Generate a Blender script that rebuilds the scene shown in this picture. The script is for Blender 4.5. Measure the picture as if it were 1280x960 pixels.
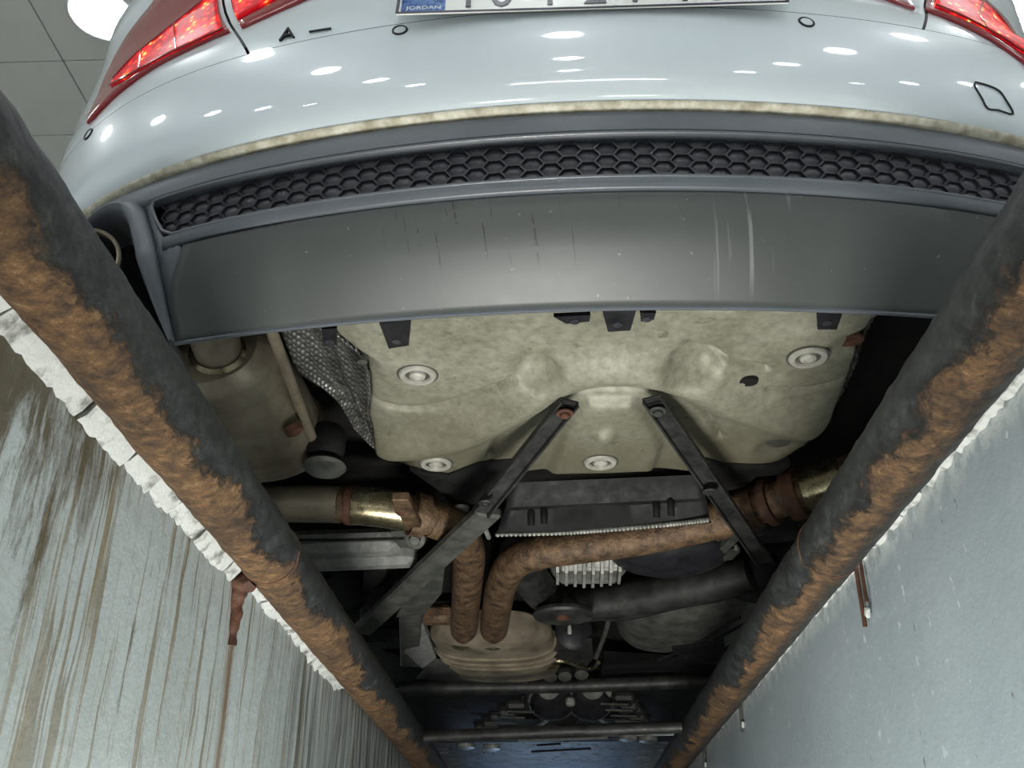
import bpy, bmesh, math, random
from mathutils import Vector, Matrix, noise

random.seed(7)
SC = bpy.context.scene
COL = SC.collection
for _o in list(bpy.data.objects):
    bpy.data.objects.remove(_o, do_unlink=True)

# ------------------------------------------------------------------ camera
cam_data = bpy.data.cameras.new('camera')
cam_data.sensor_width = 36.0
cam_data.lens = 36.0 * 1250.0 / 1280.0
cam_data.clip_start = 0.02
cam_data.clip_end = 60
camera = bpy.data.objects.new('camera', cam_data)
COL.objects.link(camera)
camera.matrix_world = Matrix(((0.999333, 0.017441, 0.032084, 0.000000), (0.036518, -0.477548, -0.877846, 0.000000), (0.000012, 0.878432, -0.477867, -0.460000), (0.000000, 0.000000, 0.000000, 1.000000)))
SC.camera = camera

# ------------------------------------------------------------------ world, exposure, large lights
world = bpy.data.worlds.new('garage_air')
SC.world = world
world.use_nodes = True
world.node_tree.nodes['Background'].inputs[0].default_value = (0.55, 0.62, 0.70, 1)
world.node_tree.nodes['Background'].inputs[1].default_value = 0.15
SC.view_settings.view_transform = 'Standard'
SC.view_settings.look = 'None'
SC.view_settings.gamma = 1.0
SC.view_settings.use_curve_mapping = False
SC.view_settings.exposure = 0.1
LAMP_STRENGTH = 42.0
PIT_FILL_W = 1.5
FLOOR_FILL_W = 26.0
FAR_FILL_W = 1.7


# ------------------------------------------------------------------ materials
class G:
    """small node-graph helper"""
    def __init__(self, name):
        self.m = bpy.data.materials.new(name)
        self.m.use_nodes = True
        self.t = self.m.node_tree
        self.b = self.t.nodes['Principled BSDF']
        self.tc = self.t.nodes.new('ShaderNodeTexCoord')

    def link(self, a, b):
        if hasattr(a, 'is_linked') or isinstance(a, bpy.types.NodeSocket):
            self.t.links.new(a, b)
        else:
            b.default_value = a

    def co(self, scale=(1, 1, 1), loc=(0, 0, 0), rot=(0, 0, 0)):
        n = self.t.nodes.new('ShaderNodeMapping')
        n.inputs['Scale'].default_value = scale
        n.inputs['Location'].default_value = loc
        n.inputs['Rotation'].default_value = rot
        self.t.links.new(self.tc.outputs['Object'], n.inputs[0])
        return n.outputs[0]

    def noise(self, vec, scale=5, detail=5, rough=.55, dist=0.0):
        n = self.t.nodes.new('ShaderNodeTexNoise')
        self.t.links.new(vec, n.inputs['Vector'])
        n.inputs['Scale'].default_value = scale
        n.inputs['Detail'].default_value = detail
        n.inputs['Roughness'].default_value = rough
        n.inputs['Distortion'].default_value = dist
        return n.outputs[0]

    def voro(self, vec, scale=5, feature='F1', out=0, rnd=1.0):
        n = self.t.nodes.new('ShaderNodeTexVoronoi')
        n.feature = feature
        self.t.links.new(vec, n.inputs['Vector'])
        n.inputs['Scale'].default_value = scale
        n.inputs['Randomness'].default_value = rnd
        return n.outputs[out]

    def ramp(self, fac, stops):
        n = self.t.nodes.new('ShaderNodeValToRGB')
        e = n.color_ramp.elements
        while len(e) < len(stops):
            e.new(0.5)
        for el, (p, c) in zip(e, stops):
            el.position = p
            el.color = (*c, 1) if isinstance(c, tuple) else (c, c, c, 1)
        self.link(fac, n.inputs[0])
        return n.outputs[0]

    def mix(self, fac, a, b, mode='MIX'):
        n = self.t.nodes.new('ShaderNodeMix')
        n.data_type = 'RGBA'
        n.blend_type = mode
        self.link(fac, n.inputs[0])
        for v, s in ((a, n.inputs[6]), (b, n.inputs[7])):
            if isinstance(v, tuple):
                s.default_value = (*v, 1)
            else:
                self.t.links.new(v, s)
        return n.outputs[2]

    def math(self, op, a, b=0.0, c=None, clamp=False):
        n = self.t.nodes.new('ShaderNodeMath')
        n.operation = op
        n.use_clamp = clamp
        self.link(a, n.inputs[0])
        self.link(b, n.inputs[1])
        if c is not None:
            self.link(c, n.inputs[2])
        return n.outputs[0]

    def range(self, v, a, b, lo=0.0, hi=1.0):
        n = self.t.nodes.new('ShaderNodeMapRange')
        self.link(v, n.inputs[0])
        for i, x in enumerate((a, b, lo, hi)):
            n.inputs[i + 1].default_value = x
        return n.outputs[0]

    def xyz(self):
        n = self.t.nodes.new('ShaderNodeSeparateXYZ')
        self.t.links.new(self.tc.outputs['Object'], n.inputs[0])
        return n.outputs

    def bump(self, h, strength=.3, dist=.004):
        n = self.t.nodes.new('ShaderNodeBump')
        n.inputs['Strength'].default_value = strength
        n.inputs['Distance'].default_value = dist
        self.t.links.new(h, n.inputs['Height'])
        self.t.links.new(n.outputs[0], self.b.inputs['Normal'])

    def set(self, color=None, rough=None, metal=None, coat=None, spec=None):
        for v, k in ((color, 'Base Color'), (rough, 'Roughness'), (metal, 'Metallic'), (coat, 'Coat Weight'), (spec, 'Specular IOR Level')):
            if v is None:
                continue
            if isinstance(v, tuple):
                v = (*v, 1)
            self.link(v, self.b.inputs[k])
        return self.m


def pm(name, c1, c2, scale=18, rough=.5, metal=0.0, bump=.15, bscale=None, stretch=(1, 1, 1), lo=.35, hi=.65, dist=.003, coat=0.0):
    g = G(name)
    v = g.co(stretch)
    n = g.noise(v, scale, 6, .6)
    col = g.ramp(n, [(lo, c1), (hi, c2)])
    n2 = g.noise(v, bscale or scale * 4, 4, .6)
    if bump:
        g.bump(n2, bump, dist)
    r = g.range(n2, .3, .7, max(rough - .1, .02), min(rough + .1, 1))
    return g.set(col, r, metal, coat)


M = {}
_g = G('white_car_paint')
M['paint'] = _g.set(_g.ramp(_g.noise(_g.co(), 30, 6, .7), [(.3, (.585, .65, .695)), (.7, (.60, .665, .71))]), .3, 0, 1.0)
M['paint'].node_tree.nodes['Principled BSDF'].inputs['Coat Roughness'].default_value = .04
M['paint_dirty'] = pm('dirty_cream_lip', (.34, .31, .22), (.66, .64, .54), 60, .6, 0, .1)
M['seam'] = pm('dark_gap', (.01, .01, .012), (.02, .02, .022), 20, .7)
M['plastic_satin'] = pm('satin_blue_grey_plastic', (.085, .098, .115), (.11, .122, .14), 6, .38, 0, .05, 300)
M['plastic_black'] = pm('black_plastic', (.010, .010, .012), (.022, .022, .026), 30, .45, 0, .1)
M['plastic_grille'] = pm('grille_plastic', (.020, .020, .026), (.040, .040, .048), 40, .42, 0, .05)
M['chrome'] = pm('chrome', (.55, .55, .56), (.7, .7, .7), 20, .15, 1.0, 0)
M['rubber'] = pm('tyre_rubber', (.008, .008, .008), (.018, .018, .018), 40, .85, 0, .2)
M['glass'] = pm('dark_glass', (.01, .012, .014), (.02, .02, .022), 4, .05, 0, 0)
M['alloy'] = pm('alloy_wheel', (.3, .3, .31), (.4, .4, .41), 10, .35, .9, 0)
M['underseal'] = pm('black_underseal', (.006, .006, .006), (.014, .013, .012), 25, .85, 0, .3)
M['steel_black'] = pm('dirty_black_steel', (.012, .012, .013), (.042, .041, .038), 22, .5, .2, .3)
M['steel_olive'] = pm('dusty_olive_steel', (.034, .036, .031), (.085, .087, .076), 26, .6, .1, .3)
M['steel_grey'] = pm('dusty_grey_arm', (.15, .155, .145), (.235, .24, .225), 60, .65, .1, .35, 220)
M['can'] = pm('grimy_muffler_steel', (.16, .13, .096), (.35, .30, .22), 12, .42, .35, .2, 60, (1, 1, 1))
M['pipe_rust'] = pm('rusty_exhaust_steel', (.045, .028, .017), (.185, .112, .060), 45, .55, .3, .9, 160)
M['pipe_brass'] = pm('straw_tinted_steel', (.17, .145, .09), (.38, .34, .22), 14, .27, .9, .15, 60)
M['rust_red'] = pm('red_rust', (.045, .017, .010), (.115, .048, .025), 40, .75, .1, .5)
M['alu'] = pm('cast_aluminium', (.20, .20, .185), (.42, .42, .39), 30, .5, .5, .3)
M['nut'] = pm('pale_push_nut', (.34, .335, .29), (.48, .47, .42), 50, .45, .2, .1)
M['undertray'] = pm('grey_undertray', (.006, .006, .007), (.017, .017, .017), 14, .6, 0, .2)
for _k in ('undertray', 'underseal', 'plastic_black'):
    M[_k].node_tree.nodes['Principled BSDF'].inputs['Specular IOR Level'].default_value = .22
M['tray_blue'] = pm('glossy_engine_tray', (.035, .045, .06), (.07, .085, .11), 6, .32, 0, .15)
M['plaster'] = pm('broken_white_plaster', (.13, .13, .115), (.42, .435, .42), 40, .85, 0, 1.0, 90, lo=.33, hi=.50)
M['concrete'] = pm('concrete_floor', (.40, .40, .38), (.48, .48, .46), 5, .8, 0, .3)
M['ceil_tile'] = pm('ceiling_tile', (.76, .77, .71), (.80, .81, .75), 3, .85, 0, 0)
M['ceil_grid'] = pm('ceiling_grid', (.20, .20, .19), (.24, .24, .23), 3, .85, 0, 0)
M['room_wall'] = pm('garage_wall_paint', (.74, .76, .76), (.78, .80, .80), 2, .8, 0, 0)
M['lamp_body'] = pm('lamp_trim', (.7, .7, .7), (.75, .75, .75), 5, .4, 0, 0)
M['plate_white'] = pm('plate_white', (.62, .63, .60), (.68, .69, .66), 9, .35, 0, 0)
M['plate_black'] = pm('plate_ink', (.012, .012, .03), (.02, .02, .04), 9, .4, 0, 0)
M['plate_blue'] = pm('plate_blue', (.01, .05, .22), (.05, .16, .42), 30, .3, 0, 0)
M['dot_grey'] = pm('dark_stain', (.04, .04, .035), (.09, .088, .075), 40, .7, 0, 0)


def emis(name, col, strength):
    g = G(name)
    g.b.inputs['Base Color'].default_value = (*col, 1)
    g.b.inputs['Emission Color'].default_value = (*col, 1)
    g.b.inputs['Emission Strength'].default_value = strength
    return g.m


M['lamp_glow'] = emis('lamp_diffuser', (.93, .98, 1.0), LAMP_STRENGTH)
M['tube_glow'] = emis('tube_diffuser', (.95, .98, 1.0), LAMP_STRENGTH * .45)


def rail_mat(name, cx, cz, r, sgn, edge, amount):
    g = G(name)
    x, y, z = g.xyz()
    q = g.math('ADD', g.math('MULTIPLY', g.math('SUBTRACT', x, cx), .764 * sgn / r), g.math('MULTIPLY', g.math('SUBTRACT', z, cz), .645 / r))
    big = g.noise(g.co((1, 1, 1)), 7, 3, .6)
    fl = g.noise(g.co((1, .6, 1)), 75, 9, .8, .2)
    v = g.math('ADD', g.math('ADD', g.math('MULTIPLY', g.math('SUBTRACT', big, .5), 2.6), g.math('MULTIPLY', g.math('SUBTRACT', fl, .5), 1.6)), g.math('SUBTRACT', edge, q))
    m = g.range(v, -.08, .12)
    if amount:                                   # dark lower border of the patchy rail
        low = g.range(g.math('ADD', q, g.math('MULTIPLY', g.math('SUBTRACT', fl, .5), 1.4)), -.95, -.55)
        m = g.math('MULTIPLY', m, low)
    n2 = g.noise(g.co((1, .6, 1)), 46, 10, .82)
    black = g.ramp(n2, [(.36, (.005, .006, .007)), (.50, (.020, .023, .024)), (.60, (.048, .053, .052)), (.70, (.15, .155, .145))])
    n3 = g.noise(g.co((1, 1.1, 1)), 55, 10, .82, .2)
    rust = g.ramp(n3, [(.34, (.022, .014, .009)), (.45, (.085, .046, .021)), (.56, (.19, .100, .038)), (.68, (.36, .25, .14))])
    dk = g.ramp(g.noise(g.co(), 9, 4, .6), [(.35, .45), (.6, 1.0)])
    rust = g.mix(1.0, rust, dk, 'MULTIPLY')
    col = g.mix(m, black, rust)
    h = g.math('ADD', g.math('MULTIPLY', m, .5), g.math('MULTIPLY', n3, .9))
    g.bump(h, 1.0, .006)
    return g.set(col, g.range(m, 0, 1, .42, .85), g.range(m, 0, 1, .25, .0))


def wall_mat(name, left):
    g = G(name)
    x, y, z = g.xyz()
    if left:
        base = g.ramp(g.noise(g.co((1, 1, .5)), 5, 5, .6), [(.3, (.31, .345, .34)), (.7, (.42, .465, .465))])
    else:
        base = g.ramp(g.noise(g.co((1, 1, .6)), 4, 5, .6), [(.3, (.275, .325, .355)), (.7, (.32, .37, .395))])
    if left:
        # fine and broad drip streaks running down the wall
        wob = g.math('MULTIPLY', g.math('SUBTRACT', g.noise(g.co((0, 3, 2)), 2, 3, .5), .5), .016)
        n = g.t.nodes.new('ShaderNodeCombineXYZ')
        g.t.links.new(g.math('ADD', y, wob), n.inputs[0])
        g.t.links.new(g.math('MULTIPLY', z, .035), n.inputs[1])
        s1 = g.noise(n.outputs[0], 26, 4, .75)
        s2 = g.noise(n.outputs[0], 70, 3, .7)
        top = g.range(z, -.55, -.03, .45, 1.0)
        m1 = g.math('MULTIPLY', g.range(s1, .555, .59), top)
        m2 = g.math('MULTIPLY', g.range(s2, .55, .64), g.math('MULTIPLY', top, .8))
        brown = g.ramp(g.noise(g.co((1, 1, .2)), 20, 4, .6), [(.35, (.085, .062, .020)), (.65, (.18, .132, .055))])
        col = g.mix(g.math('MULTIPLY', m1, .85), base, brown)
        col = g.mix(m2, col, (.185, .15, .080))
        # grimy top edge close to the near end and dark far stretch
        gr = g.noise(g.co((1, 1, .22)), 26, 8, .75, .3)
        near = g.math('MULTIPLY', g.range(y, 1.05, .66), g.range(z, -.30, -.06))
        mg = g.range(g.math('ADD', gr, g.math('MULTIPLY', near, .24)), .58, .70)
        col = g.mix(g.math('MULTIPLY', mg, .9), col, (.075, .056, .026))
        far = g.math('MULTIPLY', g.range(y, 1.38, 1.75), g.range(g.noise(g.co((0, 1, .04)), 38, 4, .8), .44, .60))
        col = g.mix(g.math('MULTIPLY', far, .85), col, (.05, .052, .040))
        # rust run below the anchor
        run = g.math('ABSOLUTE', g.math('SUBTRACT', g.math('ADD', y, g.math('MULTIPLY', wob, .4)), 1.268))
        mr = g.math('MULTIPLY', g.math('MULTIPLY', g.range(run, .021, .006), g.range(s2, .35, .6, .3, 1.0)), g.range(z, -.6, -.08, .5, 1.0))
        col = g.mix(g.math('MULTIPLY', mr, .9), col, (.135, .072, .024))
        rough = .55
    else:
        s1 = g.noise(g.co((1, 1, .25)), 40, 4, .7)
        col = g.mix(g.range(s1, .60, .74, 0, .35), base, (.40, .43, .44))
        sp = g.noise(g.co((1, 1, .7)), 48, 3, .6)
        top = g.range(z, -.45, -.05, 0.0, 1.0)
        col = g.mix(g.math('MULTIPLY', g.range(sp, .66, .70), g.math('ADD', g.math('MULTIPLY', top, .6), .15)), col, (.62, .66, .65))
        col = g.mix(g.math('MULTIPLY', g.range(g.noise(g.co((1, 1, .5), (3, 7, 2)), 90, 2, .5), .72, .75), .7), col, (.07, .08, .085))
        crust = g.math('MULTIPLY', g.range(z, -.085, -.035), g.range(g.noise(g.co((1, 1, 1)), 40, 5, .7), .42, .55))
        col = g.mix(crust, col, (.66, .69, .66))
        rough = .38
    g.bump(g.noise(g.co(), 45, 6, .65), .30 if left else .16, .006)
    return g.set(col, rough, 0.0)


def shield_mat():
    g = G('dusty_cream_shield')
    x, y, z = g.xyz()
    base = g.ramp(g.noise(g.co(), 9, 6, .6), [(.3, (.19, .185, .135)), (.5, (.255, .25, .19)), (.7, (.31, .305, .245))])
    fine = g.ramp(g.noise(g.co(), 70, 5, .7), [(.3, .62), (.7, 1.14)])
    col = g.mix(1.0, base, fine, 'MULTIPLY')
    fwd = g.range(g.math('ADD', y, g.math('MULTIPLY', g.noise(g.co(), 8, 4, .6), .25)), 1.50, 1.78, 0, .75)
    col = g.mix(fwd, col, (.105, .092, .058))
    sp = g.range(g.noise(g.co((1, 1, 1), (4, 2, 1)), 32, 3, .6), .66, .71)
    col = g.mix(g.math('MULTIPLY', sp, .5), col, (.06, .055, .04))
    g.bump(g.noise(g.co(), 90, 5, .6), .15, .002)
    return g.set(col, .55, .15)


def valance_mat():
    g = G('scuffed_grey_valance')
    x, y, z = g.xyz()
    base = g.ramp(g.noise(g.co(), 5, 4, .5), [(.3, (.048, .054, .054)), (.7, (.060, .067, .066))])
    # dark vertical scratches in two clusters, pale ones in a third
    n = g.t.nodes.new('ShaderNodeCombineXYZ')
    g.t.links.new(g.math('ADD', x, g.math('MULTIPLY', z, .18)), n.inputs[0])
    g.t.links.new(g.math('MULTIPLY', z, .06), n.inputs[1])
    s = g.noise(n.outputs[0], 210, 2, .5)
    blot = g.noise(g.co((1, 1, 1), (.3, 0, 0)), 38, 3, .6)
    win = g.math('MULTIPLY', g.math('MULTIPLY', g.range(x, -.20, -.16), g.range(x, .12, .06)), g.math('MULTIPLY', g.range(z, .235, .25), 1.0))
    md = g.math('MULTIPLY', g.math('MULTIPLY', g.range(s, .655, .685), g.range(blot, .47, .53)), win)
    col = g.mix(g.math('MULTIPLY', md, .85), base, (.012, .013, .014))
    win2 = g.math('MULTIPLY', g.math('MULTIPLY', g.range(x, .20, .215), g.range(x, .30, .285)), g.range(z, .215, .24))
    s2 = g.noise(n.outputs[0], 120, 2, .5)
    ml = g.math('MULTIPLY', g.range(s2, .60, .66), win2)
    col = g.mix(g.math('MULTIPLY', ml, .55), col, (.22, .235, .23))
    fl = g.range(g.noise(g.co((1, 1, 1), (9, 1, 1)), 130, 2, .5), .74, .77)
    col = g.mix(g.math('MULTIPLY', fl, .5), col, (.25, .26, .25))
    g.bump(g.noise(g.co(), 350, 2, .5), .06, .001)
    return g.set(col, g.range(blot, .3, .7, .43, .45), 0.0)


def woven_mat():
    g = G('dimpled_aluminium_foil')
    v = g.voro(g.co((1, .8, .6), rot=(0, 0, .5)), 105, 'F1', 0, .05)
    col = g.ramp(v, [(.1, (.36, .36, .34)), (.55, (.16, .16, .15)), (.8, (.05, .05, .045))])
    dirt = g.ramp(g.noise(g.co(), 12, 5, .6), [(.35, .35), (.65, 1.0)])
    col = g.mix(1.0, col, dirt, 'MULTIPLY')
    g.bump(g.math('SUBTRACT', 1.0, v), 1.0, .006)
    return g.set(col, .38, .6)


def lit_mat(name, seed):
    """glowing LED chamber behind a red lens"""
    g = G(name)
    c = g.co((1, 1, 1), (seed, 0, 0))
    v = g.voro(c, 70, 'F1', 0, .9)
    n = g.noise(g.co((1, 1, 1), (seed, 1, 0)), 26, 3, .6)
    k = g.math('ADD', g.range(v, .0, .5, .62, 0), g.math('MULTIPLY', g.math('SUBTRACT', n, .455), 1.7))
    col = g.ramp(k, [(.06, (.45, .003, .010)), (.34, (.95, .014, .018)), (.50, (1.0, .13, .02)), (.64, (1.0, .55, .08)), (.80, (1.0, .95, .60))])
    st = g.range(k, .1, .9, .80, 2.0)
    g.link(col, g.b.inputs['Emission Color'])
    g.link(st, g.b.inputs['Emission Strength'])
    return g.set((.12, .004, .004), .4, spec=.1)


RZ, RR, RX = -.032, .040, .361
M['rail_l'] = rail_mat('rusty_black_rail', -RX, RZ, RR, 1, .22, 0)
M['rail_r'] = rail_mat('patchy_black_rail', RX, RZ, RR, -1, .10, 1)
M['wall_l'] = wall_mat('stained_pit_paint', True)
M['wall_r'] = wall_mat('blue_grey_pit_paint', False)
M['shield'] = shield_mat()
M['valance'] = valance_mat()
M['woven'] = woven_mat()
M['lit_l'] = lit_mat('lit_lamp_cells', 0)
M['lit_r'] = lit_mat('lit_lamp_cells_two', 3)
_g = G('dark_red_lens')
M['lens'] = _g.set((.10, .005, .008), .15, 0, .6)
_g.b.inputs['Emission Color'].default_value = (.55, .01, .012, 1)
_g.b.inputs['Emission Strength'].default_value = .12


# ------------------------------------------------------------------ mesh helpers
def cr(path, k):
    """Catmull-Rom resample"""
    p = [Vector(q) for q in path]
    if len(p) < 3:
        return [p[0].lerp(p[-1], i / k) for i in range(k + 1)]
    out = []
    for i in range(len(p) - 1):
        a = p[i - 1] if i else p[0] * 2 - p[1]
        b, c = p[i], p[i + 1]
        d = p[i + 2] if i + 2 < len(p) else c * 2 - b
        for j in range(k):
            t = j / k
            out.append(.5 * ((2 * b) + (c - a) * t + (2 * a - 5 * b + 4 * c - d) * t * t + (3 * b - a - 3 * c + d) * t ** 3))
    out.append(p[-1])
    return out


class MB:
    def __init__(self):
        self.v, self.f = [], []

    def add(self, vs, fs):
        o = len(self.v)
        self.v += [tuple(x) for x in vs]
        self.f += [tuple(i + o for i in f) for f in fs]
        return self

    def box(self, c, s, R=None, b=.15):
        """chamfered box: centre, full size, rotation matrix, chamfer as a share of the smallest side"""
        h = Vector(s) / 2
        k = min(s) * b
        pts = []
        for sx in (-1, 1):
            for sy in (-1, 1):
                for sz in (-1, 1):
                    pts.append(Vector((sx * (h.x - k), sy * (h.y - k), sz * h.z)))
                    pts.append(Vector((sx * (h.x - k), sy * h.y, sz * (h.z - k))))
                    pts.append(Vector((sx * h.x, sy * (h.y - k), sz * (h.z - k))))
        bm = bmesh.new()
        for p in pts:
            bm.verts.new((R @ p if R else p) + Vector(c))
        bmesh.ops.convex_hull(bm, input=bm.verts)
        bmesh.ops.dissolve_limit(bm, angle_limit=.01, verts=bm.verts, edges=bm.edges)
        bm.verts.index_update()
        self.add([x.co[:] for x in bm.verts], [[x.index for x in f.verts] for f in bm.faces])
        bm.free()
        return self

    def beam(self, a, b, w, h, up=(0, 0, 1), ch=.15):
        """chamfered bar from a to b; w sideways, h along up"""
        a, b = Vector(a), Vector(b)
        d = (b - a).normalized()
        s = d.cross(Vector(up)).normalized()
        u = s.cross(d)
        R = Matrix((s, d, u)).transposed()
        return self.box((a + b) / 2, (w, (b - a).length, h), R, ch)

    def tube(self, path, r, n=16, k=6, caps=True, jit=0.0):
        p = cr(path, k) if k else [Vector(q) for q in path]
        m = len(p)
        T = [(p[min(i + 1, m - 1)] - p[max(i - 1, 0)]).normalized() for i in range(m)]
        u = T[0].orthogonal().normalized()
        vs, fs = [], []
        for i in range(m):
            u = (u - T[i] * u.dot(T[i])).normalized()
            w = T[i].cross(u)
            ri = r if not isinstance(r, (list, tuple)) else r[0] + (r[-1] - r[0]) * i / (m - 1) if len(r) == 2 else r[min(i, len(r) - 1)]
            for j in range(n):
                a = 2 * math.pi * j / n
                q = u * math.cos(a) + w * math.sin(a)
                rr = ri
                if jit:
                    rr += jit * (noise.noise((p[i] + q * ri) * 35) + .7 * noise.noise((p[i] + q * ri) * 110))
                vs.append(p[i] + q * rr)
        for i in range(m - 1):
            for j in range(n):
                fs.append((i * n + j, i * n + (j + 1) % n, (i + 1) * n + (j + 1) % n, (i + 1) * n + j))
        if caps:
            fs.append(tuple(range(n))[::-1])
            fs.append(tuple((m - 1) * n + j for j in range(n)))
        return self.add(vs, fs)

    def lathe(self, prof, c=(0, 0, 0), axis=(0, 0, 1), n=28, sx=1.0, cap=True):
        ax = Vector(axis).normalized()
        u = Vector((1, 0, 0))
        u = (u - ax * u.dot(ax))
        u = u.normalized() if u.length > .1 else ax.orthogonal().normalized()
        w = ax.cross(u)
        vs, fs = [], []
        for (r, h) in prof:
            for j in range(n):
                a = 2 * math.pi * j / n
                vs.append(Vector(c) + ax * h + (u * math.cos(a) * sx + w * math.sin(a)) * max(r, 1e-5))
        for i in range(len(prof) - 1):
            for j in range(n):
                fs.append((i * n + j, i * n + (j + 1) % n, (i + 1) * n + (j + 1) % n, (i + 1) * n + j))
        if cap:
            fs.append(tuple(range(n))[::-1])
            fs.append(tuple((len(prof) - 1) * n + j for j in range(n)))
        else:
            k = (len(prof) - 1) * n
            fs += [(k + j, k + (j + 1) % n, (j + 1) % n, j) for j in range(n)]
        return self.add(vs, fs)

    def prism(self, poly, off):
        n = len(poly)
        off = Vector(off)
        vs = [Vector(p) for p in poly] + [Vector(p) + off for p in poly]
        fs = [tuple(range(n))[::-1], tuple(range(n, 2 * n))]
        fs += [(i, (i + 1) % n, n + (i + 1) % n, n + i) for i in range(n)]
        return self.add(vs, fs)

    def grid(self, rows):
        n = len(rows[0])
        vs = [p for r in rows for p in r]
        fs = [(i * n + j, i * n + j + 1, (i + 1) * n + j + 1, (i + 1) * n + j) for i in range(len(rows) - 1) for j in range(n - 1)]
        return self.add(vs, fs)

    def build(self, name, mat, parent=None, smooth=40, thick=0.0, label=None):
        me = bpy.data.meshes.new(name)
        me.from_pydata(self.v, [], self.f)
        me.materials.append(M[mat] if isinstance(mat, str) else mat)
        me.update()
        o = bpy.data.objects.new(name, me)
        COL.objects.link(o)
        if smooth:
            bm = bmesh.new()
            bm.from_mesh(me)
            bmesh.ops.recalc_face_normals(bm, faces=bm.faces)
            lim = math.radians(smooth)
            for f in bm.faces:
                f.smooth = True
            for e in bm.edges:
                e.smooth = not (len(e.link_faces) == 2 and e.calc_face_angle(0) > lim)
            bm.to_mesh(me)
            bm.free()
        if thick:
            md = o.modifiers.new('thickness', 'SOLIDIFY')
            md.thickness = thick
            md.offset = 0
        adopt(o, parent)
        if label:
            o['label'] = label
        return o


def adopt(o, parent):
    if parent is not None:
        o.parent = parent
        if parent.type == 'EMPTY':
            o.matrix_parent_inverse = Matrix.Translation(-parent.location)


def tag(o, label=None, cat=None, group=None, kind=None):
    for k, v in (('label', label), ('category', cat), ('group', group), ('kind', kind)):
        if v:
            o[k] = v
    return o


def empty(name, loc):
    o = bpy.data.objects.new(name, None)
    COL.objects.link(o)
    o.location = loc
    return o


def copy_obj(o, parent=None):
    c = o.copy()
    COL.objects.link(c)
    if parent is not None:
        c.parent = parent
    return c


def arc(c, r, a0, a1, n, ax='xz'):
    out = []
    for i in range(n + 1):
        a = math.radians(a0 + (a1 - a0) * i / n)
        out.append((c[0] + r * math.cos(a), c[1] + r * math.sin(a)))
    return out


# ================================================================== the setting
def boxes(name, lst, mat, parent=None):
    mb = MB()
    for (x0, x1, y0_, y1_, z0, z1) in lst:
        mb.box(((x0 + x1) / 2, (y0_ + y1_) / 2, (z0 + z1) / 2), (x1 - x0, y1_ - y0_, z1 - z0), None, .01)
    return mb.build(name, mat, parent, smooth=0)


PIT_N, PIT_F, PIT_D, PW = -1.6, 6.6, -1.45, .40
floor = tag(boxes('floor', [(-6, -.62, -6, 9, -.15, 0), (.62, 6, -6, 9, -.15, 0), (-.62, .62, -6, PIT_N - .2, -.15, 0), (-.62, .62, PIT_F + .2, 9, -.15, 0)], 'concrete'),
            'grey concrete garage floor on both sides of the pit', 'floor', kind='structure')
tag(boxes('floor_pit', [(-PW, PW, PIT_N, PIT_F, PIT_D - .1, PIT_D)], 'concrete'), 'concrete floor of the inspection pit', 'floor', kind='structure')


def pit_wall(name, sgn, mat):
    mb = MB()
    ny, nz = 150, 26
    rows = []
    for i in range(nz + 1):
        z = PIT_D + (-.001 - PIT_D) * (i / nz) ** .7
        r = []
        for j in range(ny + 1):
            y = PIT_N + (PIT_F - PIT_N) * j / ny
            d = .004 * noise.noise(Vector((3.1, y * 3, z * 4))) + .0025 * noise.noise(Vector((1.1, y * 11, z * 13)))
            r.append((sgn * (PW + .004 + d), y, z))
        rows.append(r)
    mb.grid(rows)
    x0, x1 = sorted((sgn * (PW + .012), sgn * .62))
    mb.box(((x0 + x1) / 2, (PIT_N + PIT_F) / 2, PIT_D / 2), (x1 - x0, PIT_F - PIT_N, -PIT_D), None, .01)
    return mb.build(name, mat, smooth=50)


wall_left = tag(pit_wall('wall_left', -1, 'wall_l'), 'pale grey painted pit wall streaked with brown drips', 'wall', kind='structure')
wall_right = tag(pit_wall('wall_right', 1, 'wall_r'), 'blue-grey painted pit wall with small chips', 'wall', kind='structure')
tag(boxes('wall_far', [(-.62, .62, PIT_F, PIT_F + .2, PIT_D, 0)], 'wall_r'), 'short end wall of the pit beyond the car', 'wall', kind='structure')
tag(boxes('wall_near', [(-.62, .62, PIT_N - .2, PIT_N, PIT_D, 0)], 'wall_r'), 'short end wall of the pit behind the viewer', 'wall', kind='structure')
CEIL = 3.9
for nm, b in (('wall_garage_left', (-6.2, -6, -6, 9, -.15, CEIL + .2)), ('wall_garage_right', (6, 6.2, -6, 9, -.15, CEIL + .2)),
              ('wall_garage_back', (-6.2, 6.2, -6.2, -6, -.15, CEIL + .2)), ('wall_garage_front', (-6.2, 6.2, 9, 9.2, -.15, CEIL + .2))):
    tag(boxes(nm, [b], 'room_wall'), 'plain pale garage wall, ' + nm.split('_')[-1] + ' side of the hall', 'wall', kind='structure')

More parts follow.
